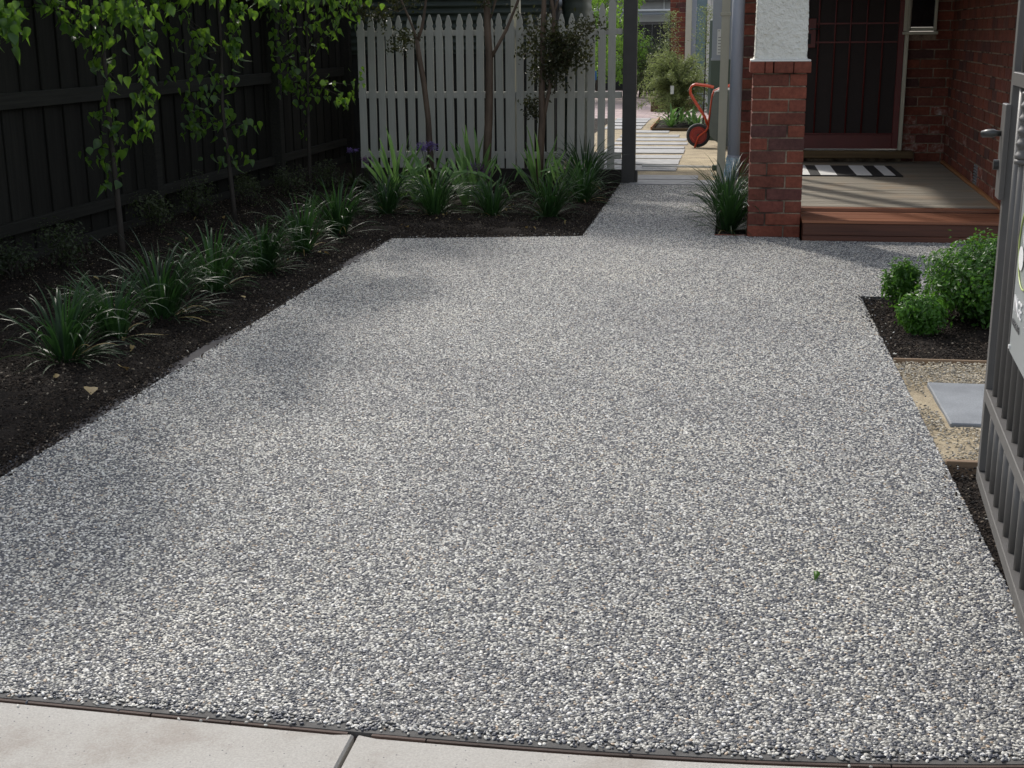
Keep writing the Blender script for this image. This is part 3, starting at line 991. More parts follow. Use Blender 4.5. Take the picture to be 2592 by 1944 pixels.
def wall(name, label, origin, rotz, length, z0, z1, holes=(), limit=300, salt=(), cat='wall', ztop=None, thick=0.11, course=0.0848, end_return=False):
    """brick wall: local x along the face, face towards local -y"""
    w = thing(name, label, cat, (origin[0], origin[1], 0), rotz=rotz)
    c, z = 0, z0
    joined = MB()
    while z < (ztop or z1):
        x = -0.12 if c % 2 else 0.0
        while x < length:
            a, b = max(0.0, x), min(length, x + BL)
            x += BL + MJ
            if b - a < 0.03:
                continue
            segs = [(a, b)]
            for (hx0, hx1, hz0, hz1) in holes:
                if z + BH > hz0 and z < hz1:
                    ns = []
                    for (p, q) in segs:
                        if q <= hx0 or p >= hx1:
                            ns.append((p, q))
                        else:
                            if hx0 - p > 0.03:
                                ns.append((p, hx0 - 0.006))
                            if q - hx1 > 0.03:
                                ns.append((hx1 + 0.006, q))
                    segs = ns
            for p, q in segs:
                L = q - p
                if abs(L - BL) < 0.02:
                    L = BL
                else:
                    L = round(L, 2)
                cx_ = (p + q) / 2
                if z < z1:
                    mat = 'saltbrick' if any(s0 < cx_ < s1 and t0 < z < t1 and R.random() < pr for s0, s1, t0, t1, pr in salt) else 'brick'
                    brick(w, cx_, thick / 2, z + bh / 2, L, thick, 0, mat, h=bh)
                else:
                    joined.box(cx_ - L / 2, cx_ + L / 2, 0, thick, z, z + bh)
        z += course
        c += 1
    if joined.v:
        part('upper_brickwork', joined, 'brick', w, stuff=True)
    zt = ztop or z1
    # mortar backing, split around holes
    mb = MB()
    xs = sorted({0.0, length} | {h for hh in holes for h in hh[:2] if 0 < h < length})
    for a, b in zip(xs, xs[1:]):
        m_ = (a + b) / 2
        zz = z0 - 0.2
        for hh in sorted([h for h in holes if h[0] < m_ < h[1]], key=lambda h: h[2]):
            if hh[2] > zz:
                mb.box(a, b, 0.005, thick + 0.06, zz, hh[2])
            zz = hh[3]
        if zt > zz:
            mb.box(a, b, 0.005, thick + 0.06, zz, zt)
    part('mortar', mb, 'mortar', w)
    return w

# right wall of the porch: runs away from the camera; local +x points back to front so the face looks to -x
RWx0, RWx1 = 1.885, 2.015
wa = Vector((RWx1, 12.786)); wb = Vector((RWx0, 8.95))
ang = atan2(wb.y - wa.y, wb.x - wa.x)
VENT = (1.90, 2.13, 0.165, 0.33)
RW = wall('brick_wall', 'side wall of the porch in red brick with pale salt stains, next to the dark gate', (wa.x, wa.y), ang, (wb - wa).length, 0.085, 1.95,
          holes=(VENT,), ztop=2.6, course=0.0848,
          salt=((0.0, 0.3, 0.2, 0.62, 0.6), (0.6, 1.6, 0.25, 0.5, 0.35), (1.5, 2.2, 0.15, 0.42, 0.25), (0.5, 3.0, 0.1, 0.28, 0.2)))
mbv = MB()
mbv.box(1.905, 2.125, 0.035, 0.10, 0.165, 0.33)
part('vent_back', mbv, 'black', RW)
for i in range(7):
    z = 0.178 + i * 0.0225
    part('vent_louvre', MB().box(1.912, 2.118, 0.004, 0.028, z, z + 0.010), 'cement', RW)
# back wall with door and window openings
BWY = 12.79
DX0, DX1 = 0.672, 1.60
WX0, WX1 = 1.60, 1.86
BW = wall('brick_wall', 'back wall of the porch in shaded red brick around the security door', (0.20, BWY), 0.0, 1.86, 0.085, 1.95,
          holes=((0.40, 1.435, 0.20, 2.3), (1.40, 1.675, 1.325, 2.25)), ztop=2.6, salt=((1.35, 1.8, 0.2, 0.6, 0.5),))
# short wall beside the downpipe, seen left of the pier
SWL = wall('brick_wall', 'narrow red brick wall end between the downpipe and the porch pier', (0.130, 11.2), 0.0, 0.11, -0.05, 2.2, ztop=2.6, course=0.086)
# house side wall running back beyond the gate
HSW = thing('house_side_wall', 'cream rendered side wall of the house behind the downpipe', 'wall', (0.12, 12.0, 0))
part('render_coat', bx(0.05, 0.18, 0.8, 1.8, -0.1, 2.6), 'cream', HSW)
part('weatherboards', bx(0.04, 0.19, 1.81, 9, -0.1, 2.6), 'housewhite', HSW)

# roof over the porch
RF = thing('porch_roof', 'porch roof with lined ceiling above the deck, outside the picture', 'roof', (1.2, 10.9, 0))
part('ceiling', bx(-0.82, 1.8, -2.0, 2.2, 2.62, 2.66), 'ceiling', RF)
part('shade_beam', bx(-0.80, 1.8, -1.98, -1.82, 2.02, 2.61), 'cream', RF)  # unseen, hung low to keep the porch recess dark
part('side_shade_beam', bx(-0.80, -0.70, -1.81, 1.88, 2.05, 2.61), 'cream', RF)  # added out of view to cut sky light from the porch's left side
part('gutter', bx(-0.90, 1.9, -2.16, -2.06, 2.60, 2.70), 'pipe', RF)
part('roof_sheet', bx(-0.85, 6.0, -2.1, 10, 2.70, 2.76), 'roof', RF)

# front wall of the house to the right of the gate
FW = thing('house_front_wall', 'red brick house front wall hidden behind the open gate', 'wall', (wb.x, 8.95, 0))
mb = MB()
zz = 0.05
c = 0
while zz < 2.55:
    x = 0.13 if c % 2 else 0.002
    while x < 3.2:
        mb.box(x, x + BL, -0.003, 0.1, zz, zz + bh)
        x += BL + MJ
    zz += 0.0848
    c += 1
part('front_brickwork', mb, 'brick', FW, stuff=True)
part('mortar_back', bx(0.004, 3.3, 0.003, 0.2, -0.1, 2.6), 'mortar', FW)

# ------------------------------------------------------------------ deck, step, door, window
DZ = 0.165
DK = thing('timber_deck', 'weathered grey timber porch deck of long boards in front of the door', 'deck', (1.2, 11.0, 0))
yy = 9.285
i = 0
while yy < 12.72:
    xr = RWx0 + (RWx1 - RWx0) * (yy - 8.95) / 3.83 - 0.03
    xl = 0.25 if yy > 9.36 else 0.53
    mat = 'oiled' if i == 0 else 'deck'
    part('deck_board', bx(xl - 1.2, xr - 1.2, yy - 11.0, yy + 0.088 - 11.0, DZ - 0.022, DZ + R.uniform(-0.001, 0.001), b=0.002), mat, DK, 'orange oiled nosing board' if i == 0 else None)
    yy += 0.0925
    i += 1
part('joist_frame', bx(-0.94, 0.68, -1.70, 1.78, -0.05, DZ - 0.026), 'black', DK)
bd = MB()
p0 = Vector((RWx1 - 0.014, 12.74)); p1 = Vector((RWx0 - 0.012, 9.29))
dd = (p1 - p0).normalized(); nn = Vector((dd.y, -dd.x)) * 0.012
bd.add([(p.x + s * nn.x - 1.2, p.y + s * nn.y - 11.0, z) for z in (DZ + 0.001, DZ + 0.02) for p, s in ((p0, -1), (p1, -1), (p1, 1), (p0, 1))],
       [(0, 1, 2, 3), (7, 6, 5, 4), (0, 4, 5, 1), (1, 5, 6, 2), (2, 6, 7, 3), (3, 7, 4, 0)])
part('corner_beading', bd, 'bead', DK)
STP = thing('timber_step', 'dark red oiled timber step with board riser running along the front of the deck', 'step', (1.2, 9.0, 0))
for k in range(4):
    y0 = 8.842 + k * 0.108
    part('tread_board', bx(0.527 - 1.2, 0.70, y0 - 9.0, y0 + 0.105 - 9.0, 0.120, 0.142 + R.uniform(-0.001, 0.001), b=0.0025), 'oiled', STP)
part('riser_board', bx(0.535 - 1.2, 0.70, -0.145, -0.12, 0.040, 0.1185, b=0.002), 'oiled_dark', STP)
part('riser_board', bx(0.535 - 1.2, 0.70, -0.143, -0.12, -0.02, 0.0375, b=0.002), 'oiled_dark', STP)
part('end_board', bx(0.535 - 1.2, 0.555 - 1.2, -0.119, 0.27, -0.02, 0.1185, b=0.002), 'oiled_dark', STP)

SD = thing('security_door', 'dark red steel barred security door at the back of the porch', 'door', (1.13, 12.74, 0))
zb, zt = 0.288, 2.28
part('stile', bx(-0.455, -0.40, -0.015, 0.02, zb, zt, b=0.003), 'doorred', SD)
part('stile', bx(0.405, 0.46, -0.015, 0.02, zb, zt, b=0.003), 'doorred', SD)
part('top_rail', bx(-0.399, 0.404, -0.015, 0.02, zt - 0.06, zt, b=0.003), 'doorred', SD)
part('kick_panel', bx(-0.399, 0.404, -0.010, 0.015, zb, 0.415, b=0.002), 'doorred', SD)
part('bottom_rail', bx(-0.399, 0.404, -0.017, 0.02, 0.417, 0.430, b=0.002), 'doorred', SD)
for x in (-0.306, -0.158, -0.021, 0.123, 0.27):
    part('bar', MB().tube([(x, -0.006, 0.43), (x, -0.006, 2.22)], 0.0075, 6), 'doorred', SD)
for z in (1.252, 1.418):
    part('cross_bar', bx(-0.399, 0.404, -0.012, -0.001, z - 0.007, z + 0.007), 'doorred', SD)
part('insect_screen', bx(-0.40, 0.405, 0.006, 0.012, 0.425, 2.22), 'doordark', SD)
lk = part('lock_plate', bx(-0.44, -0.331, -0.03, -0.016, 1.205, 1.465, b=0.003), 'doorred', SD)
part('keyhole_plate', bx(-0.40, -0.375, -0.034, -0.031, 1.24, 1.33), 'black', lk)
part('handle', MB().tube([(-0.385, -0.03, 1.372), (-0.385, -0.055, 1.372), (-0.30, -0.055, 1.372)], 0.008, 8), 'gate_dark', lk)
part('inner_door', bx(-0.44, 0.45, 0.07, 0.10, zb, zt), 'oiled_dark', SD)
DF = thing('door_frame', 'narrow cream painted timber frame around the red security door', 'door frame', (1.13, 12.74, 0))
part('jamb', bx(0.463, 0.497, -0.03, 0.09, 0.276, 2.30, b=0.003), 'cream', DF)
part('jamb', bx(-0.50, -0.462, -0.03, 0.09, 0.276, 2.30, b=0.003), 'cream', DF)
part('head', bx(-0.50, 0.497, -0.03, 0.09, 2.303, 2.35, b=0.003), 'cream', DF)
part('sill', bx(-0.60, 0.60, -0.085, 0.10, 0.205, 0.272, b=0.005), 'sill', DF, 'thick worn timber door sill')
WN = thing('porch_window', 'small cream framed dark window right of the security door', 'window', (1.725, 12.745, 0))
part('jamb', bx(-0.115, -0.085, -0.01, 0.05, 1.345, 2.2, b=0.003), 'cream', WN)
part('mullion', bx(-0.150, -0.118, -0.045, 0.05, 1.345, 2.2, b=0.003), 'cream', WN)
part('jamb', bx(0.118, 0.140, -0.03, 0.05, 1.345, 2.2, b=0.003), 'cream', WN)
part('pane', bx(-0.084, 0.117, 0.01, 0.018, 1.38, 2.2), 'glass_dark', WN)
part('bottom_rail', bx(-0.084, 0.117, -0.01, 0.03, 1.345, 1.378, b=0.002), 'cream', WN)
part('sill', bx(-0.158, 0.150, -0.07, 0.06, 1.315, 1.342, b=0.004), 'cream', WN)
MT = thing('door_mat', 'black doormat with white crosswise stripes on the deck below the door', 'doormat', (1.1, 11.85, DZ))
part('rubber_base', bx(-0.50, 0.39, -0.445, 0.42, 0.002, 0.010, b=0.002), 'black', MT)
for a, b in ((0.613, 0.728), (0.817, 0.951), (1.112, 1.239), (1.337, 1.428)):
    part('white_stripe', bx(a - 1.1, b - 1.1, -0.44, 0.415, 0.0105, 0.0125), 'matwhite', MT)

DPP = thing('downpipe', 'round blue grey plastic downpipe with a printed plastic wrap at its foot', 'downpipe', (0.078, 10.98, 0))
part('pipe', MB().tube([(0, 0, 0.2), (0, 0, 2.6)], 0.0495, 20), 'pipe', DPP)
part('collar', MB().tube([(0, 0, 0.36), (0, 0, 0.375)], 0.054, 20, False), 'pipe', DPP)
part('socket', MB().tube([(-0.052, 0, 0.0), (-0.05, 0, 0.2)], 0.045, 16), 'cement', DPP)
mb = MB()
n = 24
vs, fs = [], []
for j in range(13):
    z = 0.175 + 0.185 * j / 12
    for k in range(n):
        a = 2 * pi * k / n
        r = 0.055 + 0.006 * sin(5 * a + j) + 0.004 * R.uniform(-1, 1)
        vs.append((r * cos(a) - 0.02 * (12 - j) / 12, r * sin(a), z))
for j in range(12):
    for k in range(n):
        fs.append((j * n + k, j * n + (k + 1) % n, (j + 1) * n + (k + 1) % n, (j + 1) * n + k))
mb.add(vs, fs, True)
part('plastic_wrap', mb, 'wrap', DPP)
# meter box and green panel
MBX = thing('meter_box', 'tall grey blue electricity meter box with a white printed label', 'meter box', (-0.05, 13.8, 0))
part('cabinet', bx(-0.105, 0.19, 0.0, 0.35, 1.085, 2.3, b=0.004), 'greybox', MBX)
part('cabinet_lip', bx(-0.112, -0.012, -0.012, -0.001, 1.075, 1.10, b=0.003), 'greybox', MBX)
lb = part('label', bx(-0.055, 0.02, -0.006, -0.002, 1.13, 1.38), 'white', MBX)
for i, (w_, z) in enumerate(((0.012, 1.365), (0.03, 1.30), (0.035, 1.27), (0.03, 1.24), (0.04, 1.21), (0.026, 1.18), (0.034, 1.15))):
    part('print_line', bx(-0.045, -0.045 + w_, -0.0075, -0.0065, z - 0.003, z + 0.003), 'signdark', lb)
TNK = thing('garden_tank', 'dark green slimline water tank behind the wheelbarrow', 'water tank', (-0.03, 17.4, 0))
part('tank_body', bx(-0.20, 0.14, 0.0, 1.5, 0.3, 1.53, b=0.03), 'green', TNK)
part('stand', bx(-0.17, 0.12, 0.05, 1.45, -0.1, 0.298), 'green', TNK)
part('tap_pipe', MB().tube([(-0.15, -0.01, 1.54), (-0.15, -0.01, 1.62), (0.02, -0.01, 1.62)], 0.01, 6), 'gate_dark', TNK)

# ------------------------------------------------------------------ wheelbarrow standing on its nose
WBY = 16.3
WB = thing('wheelbarrow', 'orange red tube framed wheelbarrow stood upright on its nose behind the gateway', 'wheelbarrow', (-0.25, WBY, 0))
def wb(x, z, y=0.0):
    return (x + 0.25, y, z)
whl = MB().tube([wb(-0.316, 0.145, -0.025), wb(-0.316, 0.145, 0.025)], 0.105, 28, False)
wheel = part('wheel', whl, 'redhub', WB)
ty = MB()
rr, tr, n, m_ = 0.122, 0.022, 36, 10
vs, fs = [], []
for i in range(n):
    a = 2 * pi * i / n
    for j in range(m_):
        b = 2 * pi * j / m_
        r = rr + tr * cos(b)
        vs.append(wb(-0.316 + r * cos(a), 0.145 + r * sin(a), 0.036 * sin(b)))
for i in range(n):
    for j in range(m_):
        fs.append((i * m_ + j, ((i + 1) % n) * m_ + j, ((i + 1) % n) * m_ + (j + 1) % m_, i * m_ + (j + 1) % m_))
ty.add(vs, fs, True)
part('tyre', ty, 'tyre', wheel)
ri = MB()
for k in range(28):
    a0_, a1_ = 2 * pi * k / 28, 2 * pi * (k + 1) / 28
    ri.tube([wb(-0.316 + 0.078 * cos(a0_), 0.145 + 0.078 * sin(a0_), -0.027), wb(-0.316 + 0.078 * cos(a1_), 0.145 + 0.078 * sin(a1_), -0.027)], 0.004, 5, True, False)
part('rim_ring', ri, 'red', wheel)
part('hub_cap', MB().tube([wb(-0.316, 0.145, -0.048), wb(-0.316, 0.145, 0.048)], 0.016, 12, False), 'gate_dark', wheel)
for s in (-0.06, 0.06):
    sh = 0.0 if s < 0 else 0.012
    part('frame_tube', MB().tube([wb(-0.352, 0.0, s * 0.9), wb(-0.312, 0.135, s * 0.95), wb(-0.225, 0.200, s), wb(-0.203, 0.235, s * 1.1), wb(-0.195, 0.30, s * 1.3), wb(-0.160, 0.62, s * 2.4), wb(-0.145, 0.665, s * 2.5), wb(-0.06, 0.705, s * 2.6), wb(0.10, 0.75, s * 2.7)], 0.0125, 8), 'red', WB)
    part('leg_tube', MB().tube([wb(-0.205, 0.27, s * 1.3), wb(-0.245, 0.37, s * 1.6), wb(-0.285, 0.43, s * 1.8), wb(-0.395, 0.595, s * 2.2), wb(-0.422, 0.645, s * 2.3), wb(-0.425, 0.70, s * 2.4), wb(-0.405, 0.735, s * 2.45), wb(-0.365, 0.752, s * 2.5), wb(-0.23, 0.735, s * 2.5), wb(-0.145, 0.715, s * 2.5)], 0.0135 if s < 0 else 0.011, 8), 'red', WB)
tm = MB()
prof = [(-0.13, 0.665), (-0.155, 0.60), (-0.185, 0.25), (-0.175, 0.155), (-0.06, 0.055), (0.02, 0.03)]
vs = []
for yy_, k in ((-0.20, 1), (0.36, 1)):
    vs += [wb(x, z, yy_) for x, z in prof] + [wb(0.10, 0.03, yy_), wb(0.10, 0.70, yy_)]
n = len(prof) + 2
fs = [tuple(range(n)), tuple(range(2 * n - 1, n - 1, -1))] + [(i, i + n, (i + 1) % n + n, (i + 1) % n) for i in range(n)]
tm.add(vs, fs)
part('tray', tm, 'tray', WB)
part('tray_rim', MB().tube([wb(-0.135, 0.668, -0.21), wb(-0.05, 0.70, -0.215), wb(0.10, 0.712, -0.215)], 0.009, 8), 'whitemetal', WB)

# ------------------------------------------------------------------ open steel gate on the right
GA = Vector((0.760, 3.789, 0.0)) + Vector((0.9967, -0.081, 0.0)) * 0.02
GD = Vector((-0.081, -0.9967, 0.0)).normalized()
GT = thing('driveway_gate', 'open bronze grey steel gate with round bars and spear tops at the right edge', 'gate', GA, rotz=atan2(GD.y, GD.x))
# local: +x along the gate towards the camera, -y towards the driveway (x negative side)
def gl(x0, x1, y0, y1, z0, z1):
    return bx(x0, x1, y0, y1, z0, z1, b=0.002)
GLEN = 2.2
part('end_stile', gl(0.0, 0.042, -0.02, 0.022, 0.113, 2.0), 'gate', GT)
part('bottom_rail', gl(-0.008, GLEN, -0.021, 0.023, 0.074, 0.112), 'gate', GT)
part('middle_rail', gl(0.043, GLEN, -0.021, 0.023, 0.322, 0.359), 'gate', GT)
part('upper_rail', gl(0.043, GLEN, -0.021, 0.023, 1.20, 1.235), 'gate', GT)
part('top_rail', gl(0.043, GLEN, -0.021, 0.023, 1.75, 1.785), 'gate', GT)
barm = {}
def gbar(x, z0, z1, r=0.0125):
    key = (round(z1 - z0, 3), r)
    if key not in barm:
        barm[key] = MB().tube([(0, 0, 0), (0, 0, z1 - z0)], r, 12).mesh('bar', M['gate'])
    return link('bar', barm[key], GT, (x, 0.001, z0))
x = 0.115
fin = None
k = 0
while x < GLEN - 0.05:
    gbar(x, 0.3595, 1.2)
    gbar(x, 1.2355, 1.75)
    gbar(x, 0.1125, 0.3215)
    if fin is None:
        fm = MB()
        zs, rs = [], []
        for j in range(40):
            t = j / 39
            zs.append((0, 0, t * 0.17))
            rs.append(0.0215 - 0.006 * t + 0.0035 * sin(t * 34))
        fm.tube([(0, 0, -0.012), (0, 0, 0)], 0.024, 12)
        fm.tube(zs, rs, 10)
        fin = fm.mesh('collar_casting', M['gate'])
    if k in (1, 3, 5, 7, 9, 11, 13, 15):
        link('collar_casting', fin, GT, (x, 0.001, 1.02))
    x += 0.1095
    k += 1
lb = part('lock_box', gl(-0.030, 0.060, -0.034, -0.0205, 0.895, 1.15), 'gate', GT)
part('lever_handle', MB().tube([(0.0, -0.034, 1.07), (0.0, -0.046, 1.07), (-0.004, -0.054, 1.07), (-0.014, -0.068, 1.069), (-0.024, -0.080, 1.066)], [0.008, 0.008, 0.0115, 0.0115, 0.010], 10), 'gate_dark', lb)
part('key_cylinder', MB().tube([(0.0, -0.034, 0.985), (0.0, -0.048, 0.985)], 0.014, 14, False), 'gate_dark', lb)
part('latch_plate', gl(-0.006, -0.0005, -0.02, 0.022, 0.90, 1.14), 'gate_dark', GT)

SG = thing('gate_sign', 'grey sign panel with white lettering and round white and lime logo on the gate', 'sign', GA + GD * -0.106 - Vector((0.9967, -0.081, 0.0)) * 0.006 + Vector((0, 0, -0.022)), rotz=atan2(GD.y, GD.x))
part('panel', bx(0.690, 1.50, -0.034, -0.030, 0.619, 1.17, b=0.001), 'signgrey', SG)
def sign_text(txt, x, z, h, mat, name='lettering', th=0.0008):
    cu = bpy.data.curves.new(name, 'FONT')
    cu.body = txt
    cu.size = h
    cu.extrude = th
    tmp = bpy.data.objects.new('tmp_text', cu)
    COL.objects.link(tmp)
    bpy.context.view_layer.update()
    me = bpy.data.meshes.new_from_object(tmp)
    bpy.data.objects.remove(tmp)
    me.materials.clear()
    me.materials.append(M[mat])
    # stand the text upright on the face that looks to local -y
    o = link(name, me, SG, (x, -0.036, z), (pi / 2, 0, 0))
    o.scale = (1.12, 1, 1)
    return o
sign_text('INGE', 0.716, 0.725, 0.054, 'signwhite')
sign_text('DESIGN &', 0.716, 0.690, 0.024, 'signdark', 'small_lettering')
lg = MB()
for k in range(40):
    a0_, a1_ = 2 * pi * k / 40, 2 * pi * (k + 1) / 40
    lg.tube([(0.825 + 0.11 * cos(a0_), -0.036, 0.885 + 0.092 * sin(a0_)), (0.825 + 0.11 * cos(a1_), -0.036, 0.885 + 0.092 * sin(a1_))], 0.0022, 4, True, False)
part('lime_ring', lg, 'signgreen', SG)
lw = MB()
lw.add([(0.765 + 0.040 * cos(2 * pi * k / 30), -0.0365, 0.855 + 0.028 * sin(2 * pi * k / 30)) for k in range(30)], [tuple(range(30))])
lw.add([(0.82 + 0.045 * cos(2 * pi * k / 30), -0.0365, 0.915 + 0.032 * sin(2 * pi * k / 30)) for k in range(30)], [tuple(range(30))])
part('white_emblem', lw, 'signwhite', SG)
part('screw', MB().tube([(0.702, -0.034, 0.632), (0.702, -0.038, 0.632)], 0.006, 8, False), 'whitemetal', SG)

# ------------------------------------------------------------------ plants
def blade(mb, base, az, elev, L, w, droop, seg=8, twist=0.0, kink=None):
    """arching strap leaf"""
    p = Vector(base)
    e = elev
    pts = []
    step = L / seg
    for i in range(seg + 1):
        pts.append((p.copy(), e))
        d = Vector((cos(az) * cos(e), sin(az) * cos(e), sin(e)))
        p = p + d * step
        e -= droop * (i + 0.5) / seg * (1.6 / seg) * 1.0
        if kink and i == kink[0]:
            e -= kink[1]
        if p.z < 0.012:
            p.z = 0.012
    side0 = Vector((-sin(az), cos(az), 0))
    vs = []
    for i, (q, e_) in enumerate(pts):
        t = i / seg
        ww = w * (0.55 + 0.45 * min(1, t * 4)) * (1 - max(0, (t - 0.55) / 0.45) ** 1.6 * 0.93) / 2
        nrm = Vector((-cos(az) * sin(e_), -sin(az) * sin(e_), cos(e_)))
        tw = twist * t
        s = side0 * cos(tw) + nrm * sin(tw)
        vs += [q - s * ww, q + nrm * (-0.18 * ww), q + s * ww]
    fs = []
    for i in range(seg):
        a = i * 3
        fs += [(a, a + 1, a + 4, a + 3), (a + 1, a + 2, a + 5, a + 4)]
    mb.add(vs, fs, True)

def lilyturf(x, y, rad, h, n, label, seed, name='lilyturf'):
    r = random.Random(seed)
    t = thing(name, label, 'plant', (x, y, -0.01), 'lilyturf clumps planted in the garden beds')
    mb = MB()
    lean = r.uniform(0, 2 * pi)
    n = int(n * r.uniform(0.75, 1.1))
    for i in range(n):
        az = r.uniform(0, 2 * pi) if r.random() < 0.6 else lean + r.gauss(0, 0.9)
        k = r.random()
        if k < 0.25:
            e, L, dr = r.uniform(0.15, 0.8), r.uniform(0.55, 0.8) * h * 1.1, r.uniform(0.3, 1.6)
        else:
            e, L, dr = r.uniform(0.95, 1.5), r.uniform(0.7, 1.15) * h * 1.15, r.uniform(0.4, 2.6)
        b = r.random() ** 0.6 * rad * 0.22
        blade(mb, (cos(az) * b, sin(az) * b, 0), az + r.uniform(-0.4, 0.4), e, L * 1.25, r.uniform(0.007, 0.0120), dr * 1.35, 8, r.uniform(-0.7, 0.7))
    part('blades', mb, 'lily', t, stuff=True)
    db = MB()
    for i in range(r.randint(1, 5)):
        az = r.uniform(0, 2 * pi)
        blade(db, (cos(az) * 0.03, sin(az) * 0.03, 0), az, r.uniform(0.1, 0.9), h * r.uniform(0.5, 0.9), 0.008, r.uniform(1.0, 3.5), 7, 0.5)
    part('dry_blades', db, 'deadleaf', t, 'straw coloured dead blades', stuff=True)
    return t

LL = [
    (-2.79, 5.12, .25, .27, 'nearest lilyturf clump at the far left of the row along the driveway'),
    (-2.76, 5.55, .24, .26, 'second lilyturf clump of the row along the driveway, counted from the near end'),
    (-2.72, 5.98, .28, .32, 'tall third lilyturf clump of the row along the driveway'),
    (-2.74, 6.72, .27, .29, 'fourth lilyturf clump of the row along the driveway, counted from the near end'),
    (-2.68, 7.35, .25, .26, 'fifth lilyturf clump of the row along the driveway, counted from the near end'),
    (-2.66, 8.05, .26, .28, 'sixth lilyturf clump of the row, near the corner of the driveway'),
    (-2.66, 8.85, .28, .30, 'wide arching lilyturf clump at the far end of the left row'),
    (-2.58, 9.9, .26, .27, 'lilyturf clump leftmost in front of the picket fence, below the tall iris'),
    (-2.20, 9.92, .26, .29, 'dark lilyturf clump in front of the drooping pale iris leaves'),
    (-1.75, 9.95, .25, .25, 'bright lilyturf clump with splayed pale lower blades before the picket fence'),
    (-1.29, 9.85, .26, .28, 'lilyturf clump nearest the path corner of the picket fence bed'),
    (-1.15, 10.85, .26, .30, 'lilyturf clump between the path corner clump and the dark clump by the gate post'),
    (-1.22, 11.75, .28, .36, 'tall dark lilyturf clump against the pickets beside the charcoal gate post'),
    (0.045, 9.28, .22, .34, 'bright green lilyturf clump at the foot of the brick pier'),
    (0.04, 10.0, .26, .36, 'tall dark lilyturf clump behind the bright one beside the brick pier'),
    (0.035, 10.60, .24, .20, 'lilyturf clump directly under the plastic wrapped downpipe foot'),
]
for i, (x, y, rd, h, lab) in enumerate(LL):
    lilyturf(x, y, rd, h, 170 if i < 13 else 190, lab, 100 + i)

def iris(x, y, h, fans, label, seed, droopy=0.0, lean=0.0):
    r = random.Random(seed)
    t = thing('bearded_iris', label, 'plant', (x, y, -0.01), 'iris plants in front of the picket fence')
    for f in range(fans):
        fa = r.uniform(-0.5, 0.5)
        fx, fy = r.uniform(-0.10, 0.10), r.uniform(-0.08, 0.08)
        nl = r.randint(5, 7)
        for k in range(nl):
            u = (k - (nl - 1) / 2) / ((nl - 1) / 2)
            az = fa if u > 0 else fa + pi
            e = pi / 2 - abs(u) * r.uniform(0.35, 0.6) - 0.03
            L = 1.22 * h * (1.08 - 0.35 * abs(u)) * r.uniform(0.85, 1.1)
            kink = None
            dr = r.uniform(0.1, 0.5)
            if r.random() < droopy:
                kink = (r.randint(5, 8), r.uniform(1.0, 2.0))
                dr = r.uniform(0.8, 2.0)
            mb = MB()
            blade(mb, (fx + u * 0.02, fy, 0), az, e, L, r.uniform(0.028, 0.042), dr, 11, pi / 2 * r.uniform(0.3, 1.0) * (1 if u > 0 else -1), kink)
            part('leaf', mb, 'iris', t)
    return t
iris(-2.80, 10.95, 0.46, 3, 'tall upright blue green iris fan at the left end of the picket fence', 1, 0.12)
iris(-2.42, 10.6, 0.44, 5, 'pale iris with long leaves folded over towards the driveway', 2, 0.75)
iris(-2.20, 11.35, 0.42, 3, 'upright iris fan between the left and middle tree trunks', 3, 0.15)
iris(-1.98, 10.5, 0.42, 4, 'iris with broad bent leaves just right of the left tree trunk foot', 4, 0.55)
iris(-1.58, 11.05, 0.44, 3, 'large green iris fan in front of the middle of the picket fence', 5, 0.12)
iris(-1.40, 10.95, 0.34, 2, 'low spreading iris left of the path corner lilyturf', 6, 0.3)

def leaf_quad(mb, p, nrm, size, asp=0.5, r=R, fold=0.25, pts4=False):
    nrm = nrm.normalized()
    a = nrm.cross(Vector((r.uniform(-1, 1), r.uniform(-1, 1), r.uniform(-1, 1))))
    if a.length < 0.05:
        a = nrm.cross(Vector((1, 0, 0)))
    a.normalize()
    b = nrm.cross(a)
    l, w = size, size * asp
    q = [p, p + a * l * 0.45 + b * w * 0.5 + nrm * w * fold, p + a * l, p + a * l * 0.45 - b * w * 0.5 + nrm * w * fold]
    mb.add(q, [(0, 1, 2), (0, 2, 3)], False)

